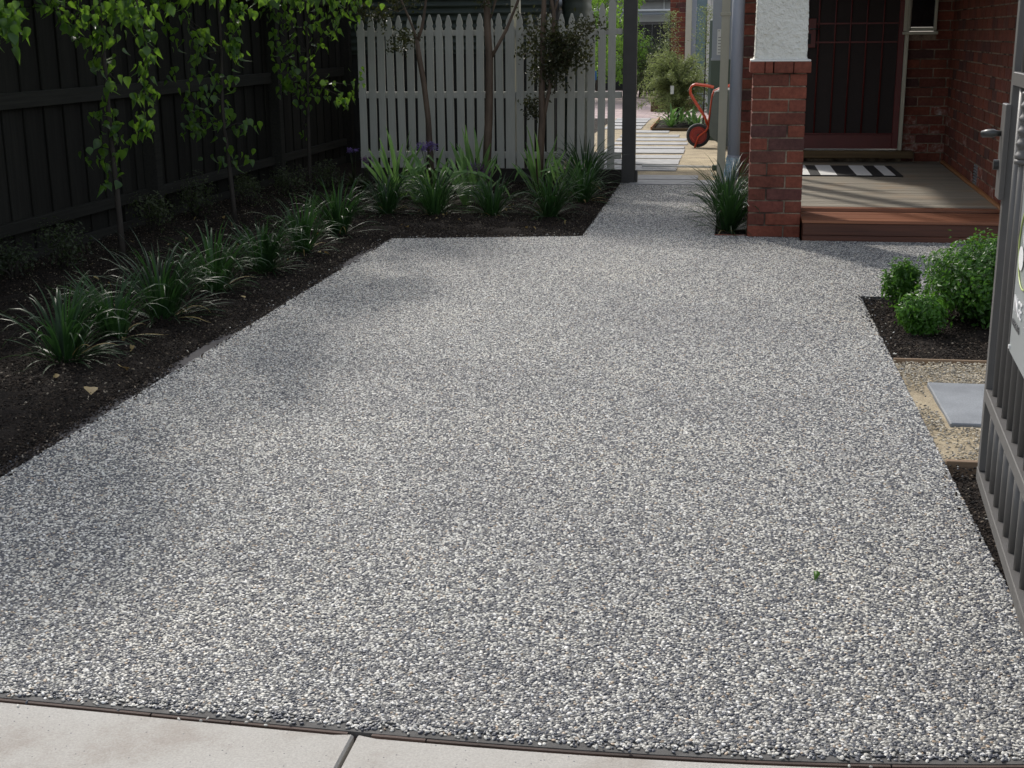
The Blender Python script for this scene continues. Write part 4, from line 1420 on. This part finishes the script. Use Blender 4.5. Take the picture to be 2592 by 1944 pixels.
def bush(name, label, loc, rx, ry, rz, n, mat, size, seed, cat='shrub', group=None, lumps=7, shell=0.35, asp=0.5, stem='bark', off=0.5):
    r = random.Random(seed)
    t = thing(name, label, cat, loc, group)
    cs = [(Vector((0, 0, rz)), 1.0)]
    for i in range(lumps):
        v = Vector((r.gauss(0, 1), r.gauss(0, 1), r.gauss(0, 0.8))).normalized()
        cs.append((Vector((v.x * rx * off, v.y * ry * off, rz + v.z * rz * off)), r.uniform(0.5, 0.68)))
    mb = MB()
    tips = []
    for i in range(n):
        c, s = r.choice(cs) if i % 2 else cs[r.randint(1, len(cs) - 1)]
        v = Vector((r.gauss(0, 1), r.gauss(0, 1), r.gauss(0, 1))).normalized()
        k = 1 - shell * r.random() ** 1.7
        k *= 1 + 0.13 * sin(v.x * 9 + seed) * cos(v.z * 8 + v.y * 6) + (0.18 * r.random() if i % 9 == 0 else 0)
        p = c + Vector((v.x * rx * s, v.y * ry * s, v.z * rz * s)) * k
        if p.z < 0.01:
            continue
        nn_ = (v + Vector((r.uniform(-1, 1), r.uniform(-1, 1), r.uniform(-0.4, 1.2))) * 0.8)
        leaf_quad(mb, p, nn_, size * r.uniform(0.6, 1.25), asp, r)
        if i % 40 == 0:
            tips.append(p * 0.93)
    part('foliage', mb, mat, t, stuff=True)
    sb = MB()
    for tp in tips[:14]:
        sb.tube([(r.uniform(-0.015, 0.015), r.uniform(-0.015, 0.015), -0.03), tuple(tp * 0.5 + Vector((0, 0, 0.02))), tuple(tp)], [0.006, 0.004, 0.002], 5)
    part('stems', sb, stem, t)
    return t

bush('box_bush', 'large rounded bright green box bush beside the open gate', (1.325, 6.42, -0.03), 0.42, 0.37, 0.222, 26000, 'box', 0.028, 31, group='box bushes by the gate', lumps=11, off=0.40)
bush('box_bush', 'slender small box bush leaning over the driveway corner', (0.885, 6.68, -0.02), 0.092, 0.09, 0.132, 2300, 'box', 0.027, 32, group='box bushes by the gate', lumps=5)
bush('box_bush', 'low small box bush in front of the slender one', (0.945, 6.15, -0.02), 0.125, 0.12, 0.108, 3200, 'box', 0.028, 33, group='box bushes by the gate', lumps=5)
SB = 'low shrubs at the foot of the dark paling fence'
for i, (px_, py_, Y, rx, rz, lab) in enumerate((
        (40, 720, 6.9, 0.16, 0.13, 'low dark shrub at the far left foot of the paling fence'),
        (155, 700, 7.25, 0.22, 0.17, 'broad olive shrub left of the first pear tree'),
        (385, 640, 8.75, 0.17, 0.17, 'olive shrub in front of the nearest visible fence post'),
        (500, 590, 9.55, 0.20, 0.18, 'spreading shrub with yellow green tips between the fence post and second pear tree'),
        (640, 545, 10.3, 0.20, 0.16, 'dim low shrub right of the second pear tree'),
        (735, 510, 11.0, 0.18, 0.16, 'dim low shrub left of the third pear tree'),
        (830, 490, 11.4, 0.17, 0.15, 'shrub right of the third pear tree in the dark fence corner'))):
    p = at(px_, py_, Y)
    bush('low_shrub', lab, (max(p.x, -4.05), Y, -0.01), rx, rx * 0.8, rz, 650, 'shrub', 0.026, 50 + i, group=SB, lumps=6, shell=0.8)

def statice(px_, py_, Y, w_, label, seed, mat='flower', n=260, h0=None):
    r = random.Random(seed)
    c = at(px_, py_, Y)
    t = thing('sea_lavender', label, 'flowers', (c.x, Y, 0), 'purple flowering sea lavender by the picket fence')
    mb, sb = MB(), MB()
    for k in range(9):
        tip = Vector((r.uniform(-w_, w_), r.uniform(-w_, w_) * 0.7, c.z + r.uniform(-0.5, 0.5) * w_))
        sb.tube([(r.uniform(-.02, .02), 0, 0), (tip.x * 0.5, tip.y * 0.5, tip.z * 0.6), tuple(tip)], 0.002, 4)
        for j in range(n // 9):
            p = tip + Vector((r.gauss(0, w_ * 0.28), r.gauss(0, w_ * 0.28), r.gauss(0, w_ * 0.18)))
            leaf_quad(mb, p, Vector((r.uniform(-1, 1), r.uniform(-1, 1), 1)), 0.011, 0.9, r)
    part('flower_heads', mb, mat, t, stuff=True)
    part('stalks', sb, 'shrub', t)
    lm = MB()
    for k in range(26):
        blade(lm, (0, 0, 0), r.uniform(0, 6.28), r.uniform(0.3, 1.1), r.uniform(0.1, 0.17), 0.03, 1.2, 5)
    part('basal_leaves', lm, 'shrub', t, stuff=True)
statice(1085, 372, 11.6, 0.07, 'violet sea lavender head in front of the left tree trunk', 3, 'flower', 620)
statice(1203, 432, 11.3, 0.10, 'broad mauve sea lavender at the foot of the middle tree trunk', 4, 'flower_old', 900)
statice(1195, 420, 11.45, 0.06, 'small violet sea lavender above the mauve one', 5, 'flower', 300)
statice(895, 380, 11.8, 0.035, 'small pale violet sea lavender in the dark corner left of the pickets', 6)
statice(925, 405, 11.6, 0.05, 'dull mauve sea lavender below the violet one in the fence corner', 7, 'flower_old')

# pear trees along the fence: heart-shaped leaves
def pear_leaf_mesh(w, l, fold, curl, seed):
    r = random.Random(seed)
    half = [(0.0, 0.0), (0.28, 0.05), (0.48, 0.25), (0.47, 0.48), (0.33, 0.70), (0.14, 0.88), (0.0, 1.06)]
    vs, fs = [], []
    for x, y_ in half:
        zc_ = -curl * y_ * y_ * l
        vs.append((0, y_ * l, zc_))
    n = len(half)
    for sgn in (1, -1):
        for x, y_ in half[1:-1]:
            vs.append((sgn * x * w * (1 - 0.1 * fold), y_ * l, -curl * y_ * y_ * l + fold * abs(x) * w))
    R1, L1 = n, n + n - 2
    for i in range(n - 1):
        a, b = i, i + 1
        for base, fl in ((R1, 0), (L1, 1)):
            o0 = base + i - 1 if i > 0 else None
            o1 = base + i if i < n - 2 else None
            f = [a] + ([o0] if o0 is not None else []) + ([o1] if o1 is not None else []) + [b]
            fs.append(tuple(f if fl else f[::-1]))
    mb = MB()
    mb.add(vs, fs, True)
    return mb
PLM = [pear_leaf_mesh(0.060, 0.066, 0.35, 0.5, 1), pear_leaf_mesh(0.055, 0.062, 0.7, 0.9, 2), pear_leaf_mesh(0.066, 0.07, 0.2, 0.2, 3), pear_leaf_mesh(0.05, 0.06, 1.0, 1.2, 4)]
PLMe = [m.mesh('leaf', M['pear']) for m in PLM]

def leaf_rot(r):
    """hang the leaf tip down with random heading"""
    az = r.uniform(0, 2 * pi)
    tilt = r.gauss(-1.15, 0.45)       # local +y tips downwards
    m_ = Matrix.Rotation(az, 3, 'Z') @ Matrix.Rotation(tilt, 3, 'X') @ Matrix.Rotation(r.gauss(0, 0.6), 3, 'Y')
    return m_

def pear_tree(label, Y, trunk, clumps, strands, seed, crown_n=900, base_x=None):
    r = random.Random(seed)
    tp = [at(x, y_, Y) for x, y_ in trunk]
    base = Vector((tp[-1].x, Y, 0))
    t = thing('pear_tree', label, 'tree', base, 'young pear trees trained along the paling fence')
    tp = [p - base for p in tp]
    tp[-1].z = -0.06
    top = tp[0]
    up = [top + Vector((0.03, 0.02, 2.1 - top.z + CAMH * 0)), top + Vector((0.0, 0.0, 0.35))]
    pts_ = up + tp
    part('trunk', MB().tube([tuple(p) for p in pts_], [0.008, 0.010] + [0.011 + 0.010 * i / len(tp) for i in range(len(tp))], 8), 'bark', t)
    bm_, ov = MB(), MB()
    count = 0
    def put(p):
        nonlocal count
        if count < 300:
            o = link('leaf', r.choice(PLMe), t, p)
            o.rotation_euler = leaf_rot(r).to_euler()
            s = r.uniform(0.55, 0.98)
            o.scale = (s, s, s)
            count += 1
        else:
            mt = leaf_rot(r).to_4x4()
            k = r.randrange(4)
            s = r.uniform(0.55, 0.98)
            ov.add([p + (mt @ (Vector(v) * s)) for v in PLM[k].v], PLM[k].f, True)
    for (x0, y0, dY, rx, ry, n) in clumps:
        c = at(x0, y0, Y + dY) - base
        sc_ = Y * 1.02 / FPX
        near = min(tp, key=lambda q: (q - c).length)
        bm_.tube([tuple(near), tuple((near + c) / 2 + Vector((0, 0, 0.03))), tuple(c)], [0.006, 0.004, 0.002], 5)
        for i in range(int(n * 1.6)):
            put(c + Vector((r.gauss(0, 0.5) * rx * sc_, r.gauss(0, 0.09), r.gauss(0, 0.5) * ry * sc_)))
    for poly, dY, n, wd in strands:
        ps = [at(x0, y0, Y + dY) - base for x0, y0 in poly]
        bm_.tube([tuple(p) for p in ps], [0.005 - 0.003 * i / len(ps) for i in range(len(ps))], 5)
        for i in range(int(n * 1.6)):
            u = r.random() * (len(ps) - 1)
            k = int(u)
            p = ps[k].lerp(ps[k + 1], u - k)
            put(p + Vector((r.gauss(0, wd), r.gauss(0, wd), r.gauss(0, wd * 0.5))))
    part('branches', bm_, 'bark', t)
    if ov.v:
        part('more_leaves', ov, 'pear', t, stuff=True)
    # the crown above the picture
    cm = MB()
    for i in range(crown_n):
        z = r.uniform(1.62, 3.1)
        rad = 0.55 * (1 - abs(z - 2.3) / 1.6) + 0.12
        a, q = r.uniform(0, 2 * pi), r.random() ** 0.5
        p = Vector((top.x + cos(a) * rad * q, top.y + sin(a) * rad * q * 1.3, z))
        mt = leaf_rot(r).to_4x4()
        k = r.randrange(4)
        s = r.uniform(0.8, 1.25)
        cm.add([p + (mt @ (Vector(v) * s)) for v in PLM[k].v], PLM[k].f, True)
    part('upper_crown', cm, 'pear', t, stuff=True)
    return t

pear_tree('pear tree with thick leafy top and long hanging leafy strand', 7.6,
          [(256, 60), (262, 130), (268, 200), (274, 278), (283, 370), (293, 460), (303, 560), (312, 662)],
          [(240, 20, 0, 90, 35, 34), (330, 15, 0, 90, 40, 34), (200, 60, 0, 50, 40, 12), (40, 15, 0.1, 45, 25, 6), (120, 10, -0.1, 90, 20, 14), (250, 90, 0, 60, 50, 26),
           (290, 200, 0, 30, 30, 8), (235, 160, 0.1, 30, 30, 8), (280, 290, 0, 40, 40, 16), (300, 370, 0, 70, 40, 16), (275, 410, 0, 25, 25, 6), (310, 450, 0, 25, 25, 4)],
          [([(345, 0), (362, 60), (370, 140), (366, 220), (365, 300), (372, 340)], -0.12, 64, 0.035)], 11)
pear_tree('middle pear tree with sparse strands in front of the second fence bay', 9.4,
          [(560, 130), (562, 260), (568, 330), (575, 380), (582, 440), (590, 510), (596, 562)],
          [(520, 90, 0, 40, 45, 14), (450, 30, 0.1, 60, 60, 16), (480, 160, 0.1, 60, 60, 14), (540, 210, 0, 60, 40, 20), (515, 260, 0, 60, 40, 18), (490, 310, 0, 45, 30, 14), (550, 305, 0, 40, 30, 10), (630, 315, 0.0, 40, 22, 9), (590, 390, 0, 50, 40, 14), (595, 30, 0, 40, 40, 12), (390, 10, 0.1, 70, 20, 16)],
          [([(592, 0), (596, 60), (588, 110), (600, 145)], -0.1, 36, 0.032)], 12)
pear_tree('farthest pear tree beside the paling fence corner with leaves reaching the pickets', 11.35,
          [(778, 130), (779, 220), (780, 300), (782, 360), (784, 430), (787, 488)],
          [(715, 40, 0, 70, 60, 30), (720, 110, 0, 50, 40, 16), (790, 75, 0, 60, 50, 18), (870, 25, -0.1, 70, 40, 26), (750, 185, 0, 50, 40, 16), (770, 235, 0, 70, 40, 20), (820, 200, 0, 30, 30, 8), (740, 210, 0, 35, 25, 8), (865, 245, -0.2, 22, 20, 9), (895, 215, -0.2, 22, 45, 10), (765, 320, 0, 20, 20, 4), (715, 150, 0, 40, 40, 10)],
          [([(860, 50), (840, 85), (805, 105), (780, 150)], -0.1, 8, 0.03)], 13)

pear_tree('nearest pear tree, only its drooping top left leaves showing at the picture edge', 5.7,
          [(-185, 60), (-180, 200), (-165, 400), (-145, 600), (-120, 800)],
          [(-80, 10, 0, 120, 40, 30), (10, 55, 0, 45, 60, 14), (-120, 150, 0, 90, 80, 30)],
          [([(-60, 0), (-10, 10), (25, 45), (40, 90)], 0, 26, 0.03)], 14, 1200)

# crepe myrtles in front of the pickets
def myrtle(label, Y, polys, clumps, seed, crown=4400):
    r = random.Random(seed)
    base = at(polys[0][0][0][0], polys[0][0][0][1], Y)
    base = Vector((base.x, Y, 0))
    t = thing('crepe_myrtle', label, 'tree', base, 'crepe myrtle trees in front of the picket fence')
    tips = []
    for i, (pl, r0, r1) in enumerate(polys):
        ps = [at(x, y_, Y) - base for x, y_ in pl]
        if i == 0:
            ps[0].z = -0.05
        end = ps[-1]
        if pl[-1][1] <= 5:
            d = (ps[-1] - ps[-2]).normalized()
            ps.append(end + d * 0.6 + Vector((0, 0, 0.1)))
            tips.append(ps[-1])
        n = len(ps)
        part('trunk' if i == 0 else 'limb', MB().tube([tuple(p) for p in ps], [r0 + (r1 - r0) * k / (n - 1) + 0.002 * R.uniform(-1, 1) for k in range(n)], 9), 'smoothbark', t)
    mb, tw = MB(), MB()
    for (x0, y0, rx, ry, n) in clumps:
        c = at(x0, y0, Y) - base
        s = Y * 1.02 / FPX
        for k in range(max(2, n // 45)):
            e = c + Vector((r.gauss(0, 0.5) * rx * s, r.gauss(0, 0.08), r.gauss(0, 0.5) * ry * s))
            tw.tube([tuple(c + Vector((-0.03, 0, -0.05))), tuple(e)], [0.003, 0.0015], 4)
            for j in range(min(45, n)):
                q = c.lerp(e, r.uniform(0.2, 1.15)) + Vector((r.gauss(0, 0.035), r.gauss(0, 0.05), r.gauss(0, 0.035)))
                leaf_quad(mb, q, Vector((r.uniform(-1, 1), r.uniform(-1, 1), r.uniform(-0.3, 1))), r.uniform(0.026, 0.046), 0.55, r)
    cc = [Vector((r.uniform(-0.45, 0.45), r.uniform(-0.25, 0.75), r.uniform(2.2, 2.85))) for _ in range(16)]
    for i in range(crown):
        c = r.choice(cc)
        v = Vector((r.gauss(0, 1), r.gauss(0, 1), r.gauss(0, 1))).normalized() * 0.36 * r.random() ** 0.4
        q = c + v
        if q.z > 1.72:
            leaf_quad(mb, q, v + Vector((0, 0, 0.2)), 0.055, 0.5, r)
    for c in cc:
        tw.tube([tuple((tips[0] if tips else Vector((0, 0, 1.5))) * 0.9), tuple(c)], [0.010, 0.004], 5)
    part('leaves', mb, 'myrtle', t, stuff=True)
    part('twigs', tw, 'smoothbark', t)
myrtle('left crepe myrtle with bare leaning trunk forking near the picket tops', 11.75,
       [([(1094, 450), (1090, 400), (1084, 300), (1073, 210), (1062, 150), (1055, 100)], 0.030, 0.021),
        ([(1056, 105), (1068, 70), (1073, 40), (1078, 0)], 0.014, 0.010), ([(1056, 110), (1047, 75), (1035, 45), (1015, 0)], 0.013, 0.008)],
       [(1030, 85, 40, 30, 150), (1020, 120, 25, 25, 70), (960, 35, 80, 40, 260), (1015, 15, 80, 30, 220), (905, 15, 40, 25, 90)], 21)
myrtle('middle crepe myrtle with the thickest straight brown trunk', 11.8,
       [([(1228, 440), (1234, 360), (1238, 280), (1238, 220), (1239, 150), (1234, 80), (1232, 0)], 0.041, 0.030),
        ([(1244, 145), (1262, 112), (1282, 75), (1300, 30), (1312, 0)], 0.015, 0.011), ([(1236, 60), (1248, 25), (1254, 0)], 0.012, 0.009)],
       [(1225, 5, 30, 12, 60)], 22)
myrtle('right crepe myrtle with twin stems and a dark leafy clump', 11.7,
       [([(1364, 440), (1368, 380), (1372, 310), (1371, 230), (1373, 150), (1375, 60), (1377, 0)], 0.035, 0.017),
        ([(1374, 310), (1384, 260), (1392, 220), (1397, 150), (1400, 90), (1402, 30), (1396, 0)], 0.019, 0.014), ([(1400, 40), (1408, 15), (1413, 0)], 0.010, 0.007)],
       [(1415, 150, 60, 55, 900), (1440, 100, 80, 60, 750), (1400, 100, 80, 60, 500), (1400, 190, 50, 40, 360), (1350, 175, 40, 40, 170), (1325, 125, 35, 18, 45), (1340, 265, 40, 12, 45), (1360, 285, 18, 25, 60), (1350, 100, 40, 60, 170), (1490, 60, 30, 45, 170), (1475, 140, 25, 40, 120)], 23)

# fallen leaves and bits
lit = thing('leaf_litter', 'scattered dry yellow leaves lying on the dark mulch of the left bed', 'leaves')
for q_ in ((-2.78, 4.28), (-2.45, 4.95), (-2.42, 4.62), (-2.6, 3.75), (-2.9, 4.6)):
    link('fallen_leaf', PLMe[0], lit, (q_[0], q_[1], 0.022), (R.uniform(-0.4, 0.4), R.uniform(-0.4, 0.4), R.uniform(0, 6.28)), (0.85, 0.85, 0.85))
for k in range(46):
    x, y_ = R.uniform(-4.0, -2.35), R.uniform(4.4, 9.6)
    if k > 30:
        x, y_ = R.uniform(-2.6, -1.0), R.uniform(9.1, 11)
    o = link('fallen_leaf', R.choice(PLMe[:]), lit, (x, y_, R.uniform(0.012, 0.03)), (R.uniform(-0.5, 0.5), R.uniform(-0.5, 0.5), R.uniform(0, 6.28)), (0.42, 0.42, 0.42))
DLm = [m.mesh('fallen_leaf', M['deadleaf']) for m in PLM]
for o in lit.children:
    o.data = R.choice(DLm)
gl_ = thing('fallen_leaf', 'single small green leaf lying on the pebble driveway near the gate', 'leaf', (0.262, 3.14, 0.006))
part('blade', MB().tube([(0, 0, 0.0), (0.006, 0.02, 0.008), (0.0, 0.045, 0.004)], [0.002, 0.009, 0.001], 5), 'hedge', gl_)

# ------------------------------------------------------------------ beyond the gate
def hedge(name, label, x0, x1, y0, y1, z0, z1, n, size, mat, seed, cat='hedge'):
    r = random.Random(seed)
    t = thing(name, label, cat, ((x0 + x1) / 2, (y0 + y1) / 2, 0))
    cx_, cy_ = t.location.x, t.location.y
    mb = MB()
    cl = [(r.uniform(x0, x1), r.uniform(y0, y1), r.uniform(z0 + 0.1, z1), r.uniform(0.18, 0.42)) for _ in range(int(20 + (x1 - x0) * (z1 - z0) * 7))]
    for i in range(n):
        a, b, c, s = r.choice(cl)
        v = Vector((r.gauss(0, 1), r.gauss(0, 1), r.gauss(0, 1))).normalized() * s * (1 - 0.4 * r.random() ** 2)
        p = Vector((a + v.x - cx_, b + v.y - cy_, c + v.z))
        if p.z < 0.02:
            continue
        leaf_quad(mb, p, v + Vector((0, 0, 0.15)), size * r.uniform(0.6, 1.3), 0.55, r)
    part('foliage', mb, mat, t, stuff=True)
    sb = MB()
    for a, b, c, s in cl[:14]:
        sb.tube([(a - cx_, b - cy_, 0), (a - cx_ + 0.05, b - cy_, c * 0.6), (a - cx_, b - cy_, c)], [0.03, 0.02, 0.008], 6)
    part('stems', sb, 'bark', t)
hedge('pittosporum_hedge', 'tall bright green hedge behind the right end of the picket fence and the gateway', -4.6, -1.80, 27, 31, 0.4, 3.2, 18000, 0.075, 'hedge', 61)
hedge('dark_shrubbery', 'darker shrubs at the foot of the bright hedge seen through the gateway', -2.2, -1.25, 28.5, 31, 0.2, 1.05, 6500, 0.06, 'shrub', 62)
FTR = thing('broad_tree', 'large leafy tree far behind the garden above the fence line', 'tree', (-6, 42, 0))
part('trunk', MB().tube([(0, 0, 0), (0.1, 0, 2.5), (0, 0, 5)], [0.25, 0.2, 0.1], 10), 'bark', FTR)
mb = MB()
for i in range(5000):
    v = Vector((R.gauss(0, 1), R.gauss(0, 1), R.gauss(0, 1))).normalized()
    leaf_quad(mb, Vector((v.x * 3.2, v.y * 2.5, 4.2 + v.z * 2.6)) * R.uniform(0.85, 1.02), v + Vector((0, 0, .3)), 0.22, 0.6)
part('crown', mb, 'hedge', FTR, stuff=True)

def strappy(px_, py_, Y, h, label, seed, n=34, mat='iris'):
    c = at(px_, py_, Y)
    r = random.Random(seed)
    t = thing('strap_leaf_plant', label, 'plant', (c.x, Y, 0.0), 'strap leaved plants in the back garden')
    mb = MB()
    for k in range(n):
        blade(mb, (0, 0, max(0, c.z)), r.uniform(0, 6.28), r.uniform(0.7, 1.45), h * r.uniform(0.7, 1.1), 0.045 * h / 0.4, r.uniform(0.5, 2.4), 7)
    part('leaves', mb, mat, t, stuff=True)
strappy(1616, 228, 31.5, 0.6, 'pale strap leaved plant at the far edge of the brick paving beside the charcoal post', 1)
strappy(1650, 226, 31.8, 0.5, 'strap leaved plant at the far edge of the brick paving behind the shrub', 2)
# garden bed with the feathery shrub
lumpy('shrub_bed', [(-1.03, 19.25), (-0.06, 19.1), (-0.06, 21.6), (-1.02, 21.6)], 0.12, 0.02, 0.03, 'soil', 0.02, seed=4)
tag(part('bed_edging', bx(-1.055, -1.035, 19.2, 21.6, -0.05, 0.05), 'bead', None), 'tan timber edging on the left of the feathery shrub bed', 'edging')
tag(part('bed_edging', bx(-1.03, -0.07, 19.07, 19.09, -0.05, 0.04), 'sill', None), 'brown timber edging along the front of the feathery shrub bed', 'edging')
GR = thing('feathery_shrub', 'wide feathery grey green shrub in the bed beyond the wheelbarrow', 'shrub', (-0.72, 20.3, 0))
mb, sb = MB(), MB()
rg = random.Random(71)
for k in range(150):
    az = rg.uniform(0, 2 * pi)
    e = rg.uniform(0.15, 1.45)
    L = rg.uniform(0.45, 0.8)
    p = Vector((rg.uniform(-0.04, 0.04), rg.uniform(-0.04, 0.04), rg.uniform(0.25, 0.72)))
    ps = [p.copy()]
    for j in range(6):
        d = Vector((cos(az) * cos(e), sin(az) * cos(e), sin(e)))
        p = p + d * L / 6 * Vector((0.85, 0.85, 0.75)).x
        e -= 0.17
        ps.append(p.copy())
    sb.tube([tuple(q) for q in ps], [0.004] * 6 + [0.0015], 4)
    for j in range(150):
        u = (rg.random() ** 0.8) * 6
        i_ = min(5, int(u))
        q = ps[i_].lerp(ps[i_ + 1], u - i_)
        leaf_quad(mb, q + Vector((rg.gauss(0, .02), rg.gauss(0, .02), rg.gauss(0, .02))), Vector((rg.uniform(-1, 1), rg.uniform(-1, 1), rg.uniform(-.2, 1))), rg.uniform(0.03, 0.055), 0.3, rg)
part('foliage', mb, 'grev', GR, stuff=True)
part('stems', sb, 'bark', GR, stuff=True)
part('main_stem', MB().tube([(0, 0, -0.05), (0.02, 0, 0.4), (0, 0, 0.8)], [0.025, 0.02, 0.01], 8), 'bark', GR)
part('plant_tag', bx(-0.09, -0.04, -0.42, -0.41, 0.48, 0.60), 'white', GR, 'white plastic plant tag')
for (px_, Y, ht, lab, sd) in ((1692, 20.6, 1.55, 'thin sapling with wispy top in front of the far brick pier', 5), (1781, 19.2, 1.6, 'thin dark sapling beside the green tank', 6)):
    c = at(px_, 260, Y)
    t = thing('sapling', lab, 'sapling', (c.x, Y, 0), 'saplings in the back garden')
    part('stem', MB().tube([(0, 0, -0.02), (0.01, 0, ht * 0.6), (0.0, 0, ht + 0.1)], [0.012, 0.009, 0.004], 6), 'bark', t)
    mb = MB()
    rs_ = random.Random(sd)
    for k in range(900):
        z = rs_.uniform(0.7, ht + 0.12)
        w_ = 0.22 * (1 - (z - 0.7) / (ht)) + 0.03
        leaf_quad(mb, Vector((rs_.gauss(0, w_ * 0.5), rs_.gauss(0, w_ * 0.5), z)), Vector((rs_.uniform(-1, 1), rs_.uniform(-1, 1), 1)), 0.045, 0.3, rs_)
    part('leaves', mb, 'grev', t, stuff=True)
for i, (px_, py_, Y, h) in enumerate(((1700, 318, 19.6, 0.42), (1752, 305, 19.8, 0.40), (1765, 318, 19.3, 0.3), (1725, 300, 20.6, 0.4))):
    c = at(px_, py_, Y)
    r = random.Random(80 + i)
    t = thing('strap_leaf_plant', ['arching strap leaved plant at the left front corner of the feathery shrub bed', 'strap leaved plant behind the wheelbarrow wheel', 'pale drooping strap leaved plant above the wheelbarrow wheel', 'strap leaved plant in the middle of the feathery shrub bed'][i], 'plant', (c.x, Y, 0.02), 'strap leaved plants in the back garden')
    mb = MB()
    for k in range(26):
        blade(mb, (0, 0, 0), r.uniform(0, 6.28), r.uniform(0.4, 1.4), h * r.uniform(0.7, 1.1), 0.032, r.uniform(0.8, 3), 7)
    part('leaves', mb, 'iris', t, stuff=True)
BN = thing('garden_bench', 'low timber block bench with pale stone top beyond the feathery shrub', 'bench', (-1.2, 24.2, 0))
part('top', bx(-0.16, 0.75, -0.3, 0.35, 0.20, 0.25, b=0.005), 'sand', BN)
part('base', bx(-0.12, 0.70, -0.25, 0.3, -0.05, 0.198, b=0.005), 'sill', BN)
# far brick house
HB = thing('far_brick_house', 'far red brick house corner with cream column and pale blue glass', 'house', (-0.92, 25.0, 0))
part('mortar_core', bx(-0.128, 0.138, 0.004, 0.3, -0.1, 3.0), 'mortar', HB)
z = 0.0
c = 0
while z < 2.95:
    segs = ((-0.135, -0.03), (-0.02, 0.145)) if c % 2 else ((-0.135, 0.025), (0.035, 0.145))
    for a, b in segs:
        piece('brick', (round(b - a, 3), 0.11, 0.076), 'brick', HB, ((a + b) / 2, 0.052, z + 0.038), 0.003)
    z += 0.086
    c += 1
part('cream_column', bx(0.150, 0.255, -0.02, 0.2, -0.1, 3.0, b=0.005), 'cream', HB)
wf = part('window', bx(0.26, 0.34, 0.1, 0.14, -0.05, 3.0), 'greybox', HB)
part('pane', bx(0.345, 0.53, 0.11, 0.12, 0.75, 3.0), 'blueglass', wf)
part('lower_panel', bx(0.345, 0.53, 0.10, 0.13, -0.05, 0.74), 'greybox', wf)
part('white_post', bx(0.535, 0.60, 0.05, 0.13, -0.05, 3.0, b=0.004), 'housewhite', HB)
part('side_wall', bx(0.605, 1.6, 0.1, 0.3, -0.1, 3.0), 'housewhite', HB)
DFN = thing('far_fence', 'dark timber fence at the end of the back garden', 'fence', (-3.0, 34.5, 0))
for k in range(34):
    piece('paling', (0.20, 0.02, 1.58), 'darkwall', DFN, (-2.9 + k * 0.205, 0, 0.79), 0.003)
part('capping', bx(-3.0, 4.1, -0.03, 0.05, 1.585, 1.64), 'post', DFN)
NB = thing('neighbour_house', 'pale neighbouring house with layered roof edges above the far dark fence', 'house', (-2.0, 38, 0))
part('wall', bx(-4.2, 3.5, 0.3, 0.6, 0, 2.3), 'housewhite', NB)
part('fascia', bx(-4.4, 3.5, -0.2, 0.0, 1.86, 1.94, b=0.005), 'greybox', NB)
part('gutter', bx(-4.4, 3.5, -0.3, -0.21, 1.955, 2.0, b=0.005), 'whitemetal', NB)
part('upper_wall', bx(-4.2, 3.5, 0.2, 0.29, 2.0, 2.24), 'roof', NB)
part('barge_board', bx(-4.4, 3.5, -0.25, 0.1, 2.25, 2.33, b=0.005), 'whitemetal', NB)
part('roof', bx(-4.4, 3.5, -0.2, 4.0, 2.34, 3.2), 'roof', NB)
for k in range(5):
    part('window_bar', bx(-1.3 + k * 0.75, -1.27 + k * 0.75, 0.16, 0.199, 2.0, 2.24), 'whitemetal', NB)

# unseen trees added beyond the paling fence to block the sky and darken it
for (x, y_, lab, sd) in ((-5.6, 6.6, 'unseen leafy tree added to shade the near part of the paling fence', 1), (-5.5, 9.4, 'unseen leafy tree added to shade the middle of the paling fence', 2), (-5.2, 12.6, 'unseen leafy tree added to shade the far corner of the paling fence', 3)):
    r = random.Random(200 + sd)
    t = thing('shade_tree', lab, 'tree', (x, y_, -0.1))
    part('trunk', MB().tube([(0, 0, 0), (0.06, 0.02, 1.4), (0, 0, 3.2)], [0.11, 0.09, 0.05], 10), 'bark', t)
    mb = MB()
    cl = [(Vector((r.uniform(-1.0, 1.55), r.uniform(-1.3, 1.3), r.uniform(2.5, 4.3))), r.uniform(0.35, 0.6)) for _ in range(26)]
    for i in range(2300):
        c, q = r.choice(cl)
        v = Vector((r.gauss(0, 1), r.gauss(0, 1), r.gauss(0, 1))).normalized() * q * r.random() ** 0.35
        leaf_quad(mb, c + v, v + Vector((0, 0, 0.2)), 0.11, 0.6, r)
    part('crown', mb, 'shrub', t, stuff=True)
    lb_ = MB()
    for c, q in cl[:10]:
        lb_.tube([(0.03, 0, 1.9), tuple(c)], [0.04, 0.012], 6)
    part('limbs', lb_, 'bark', t)
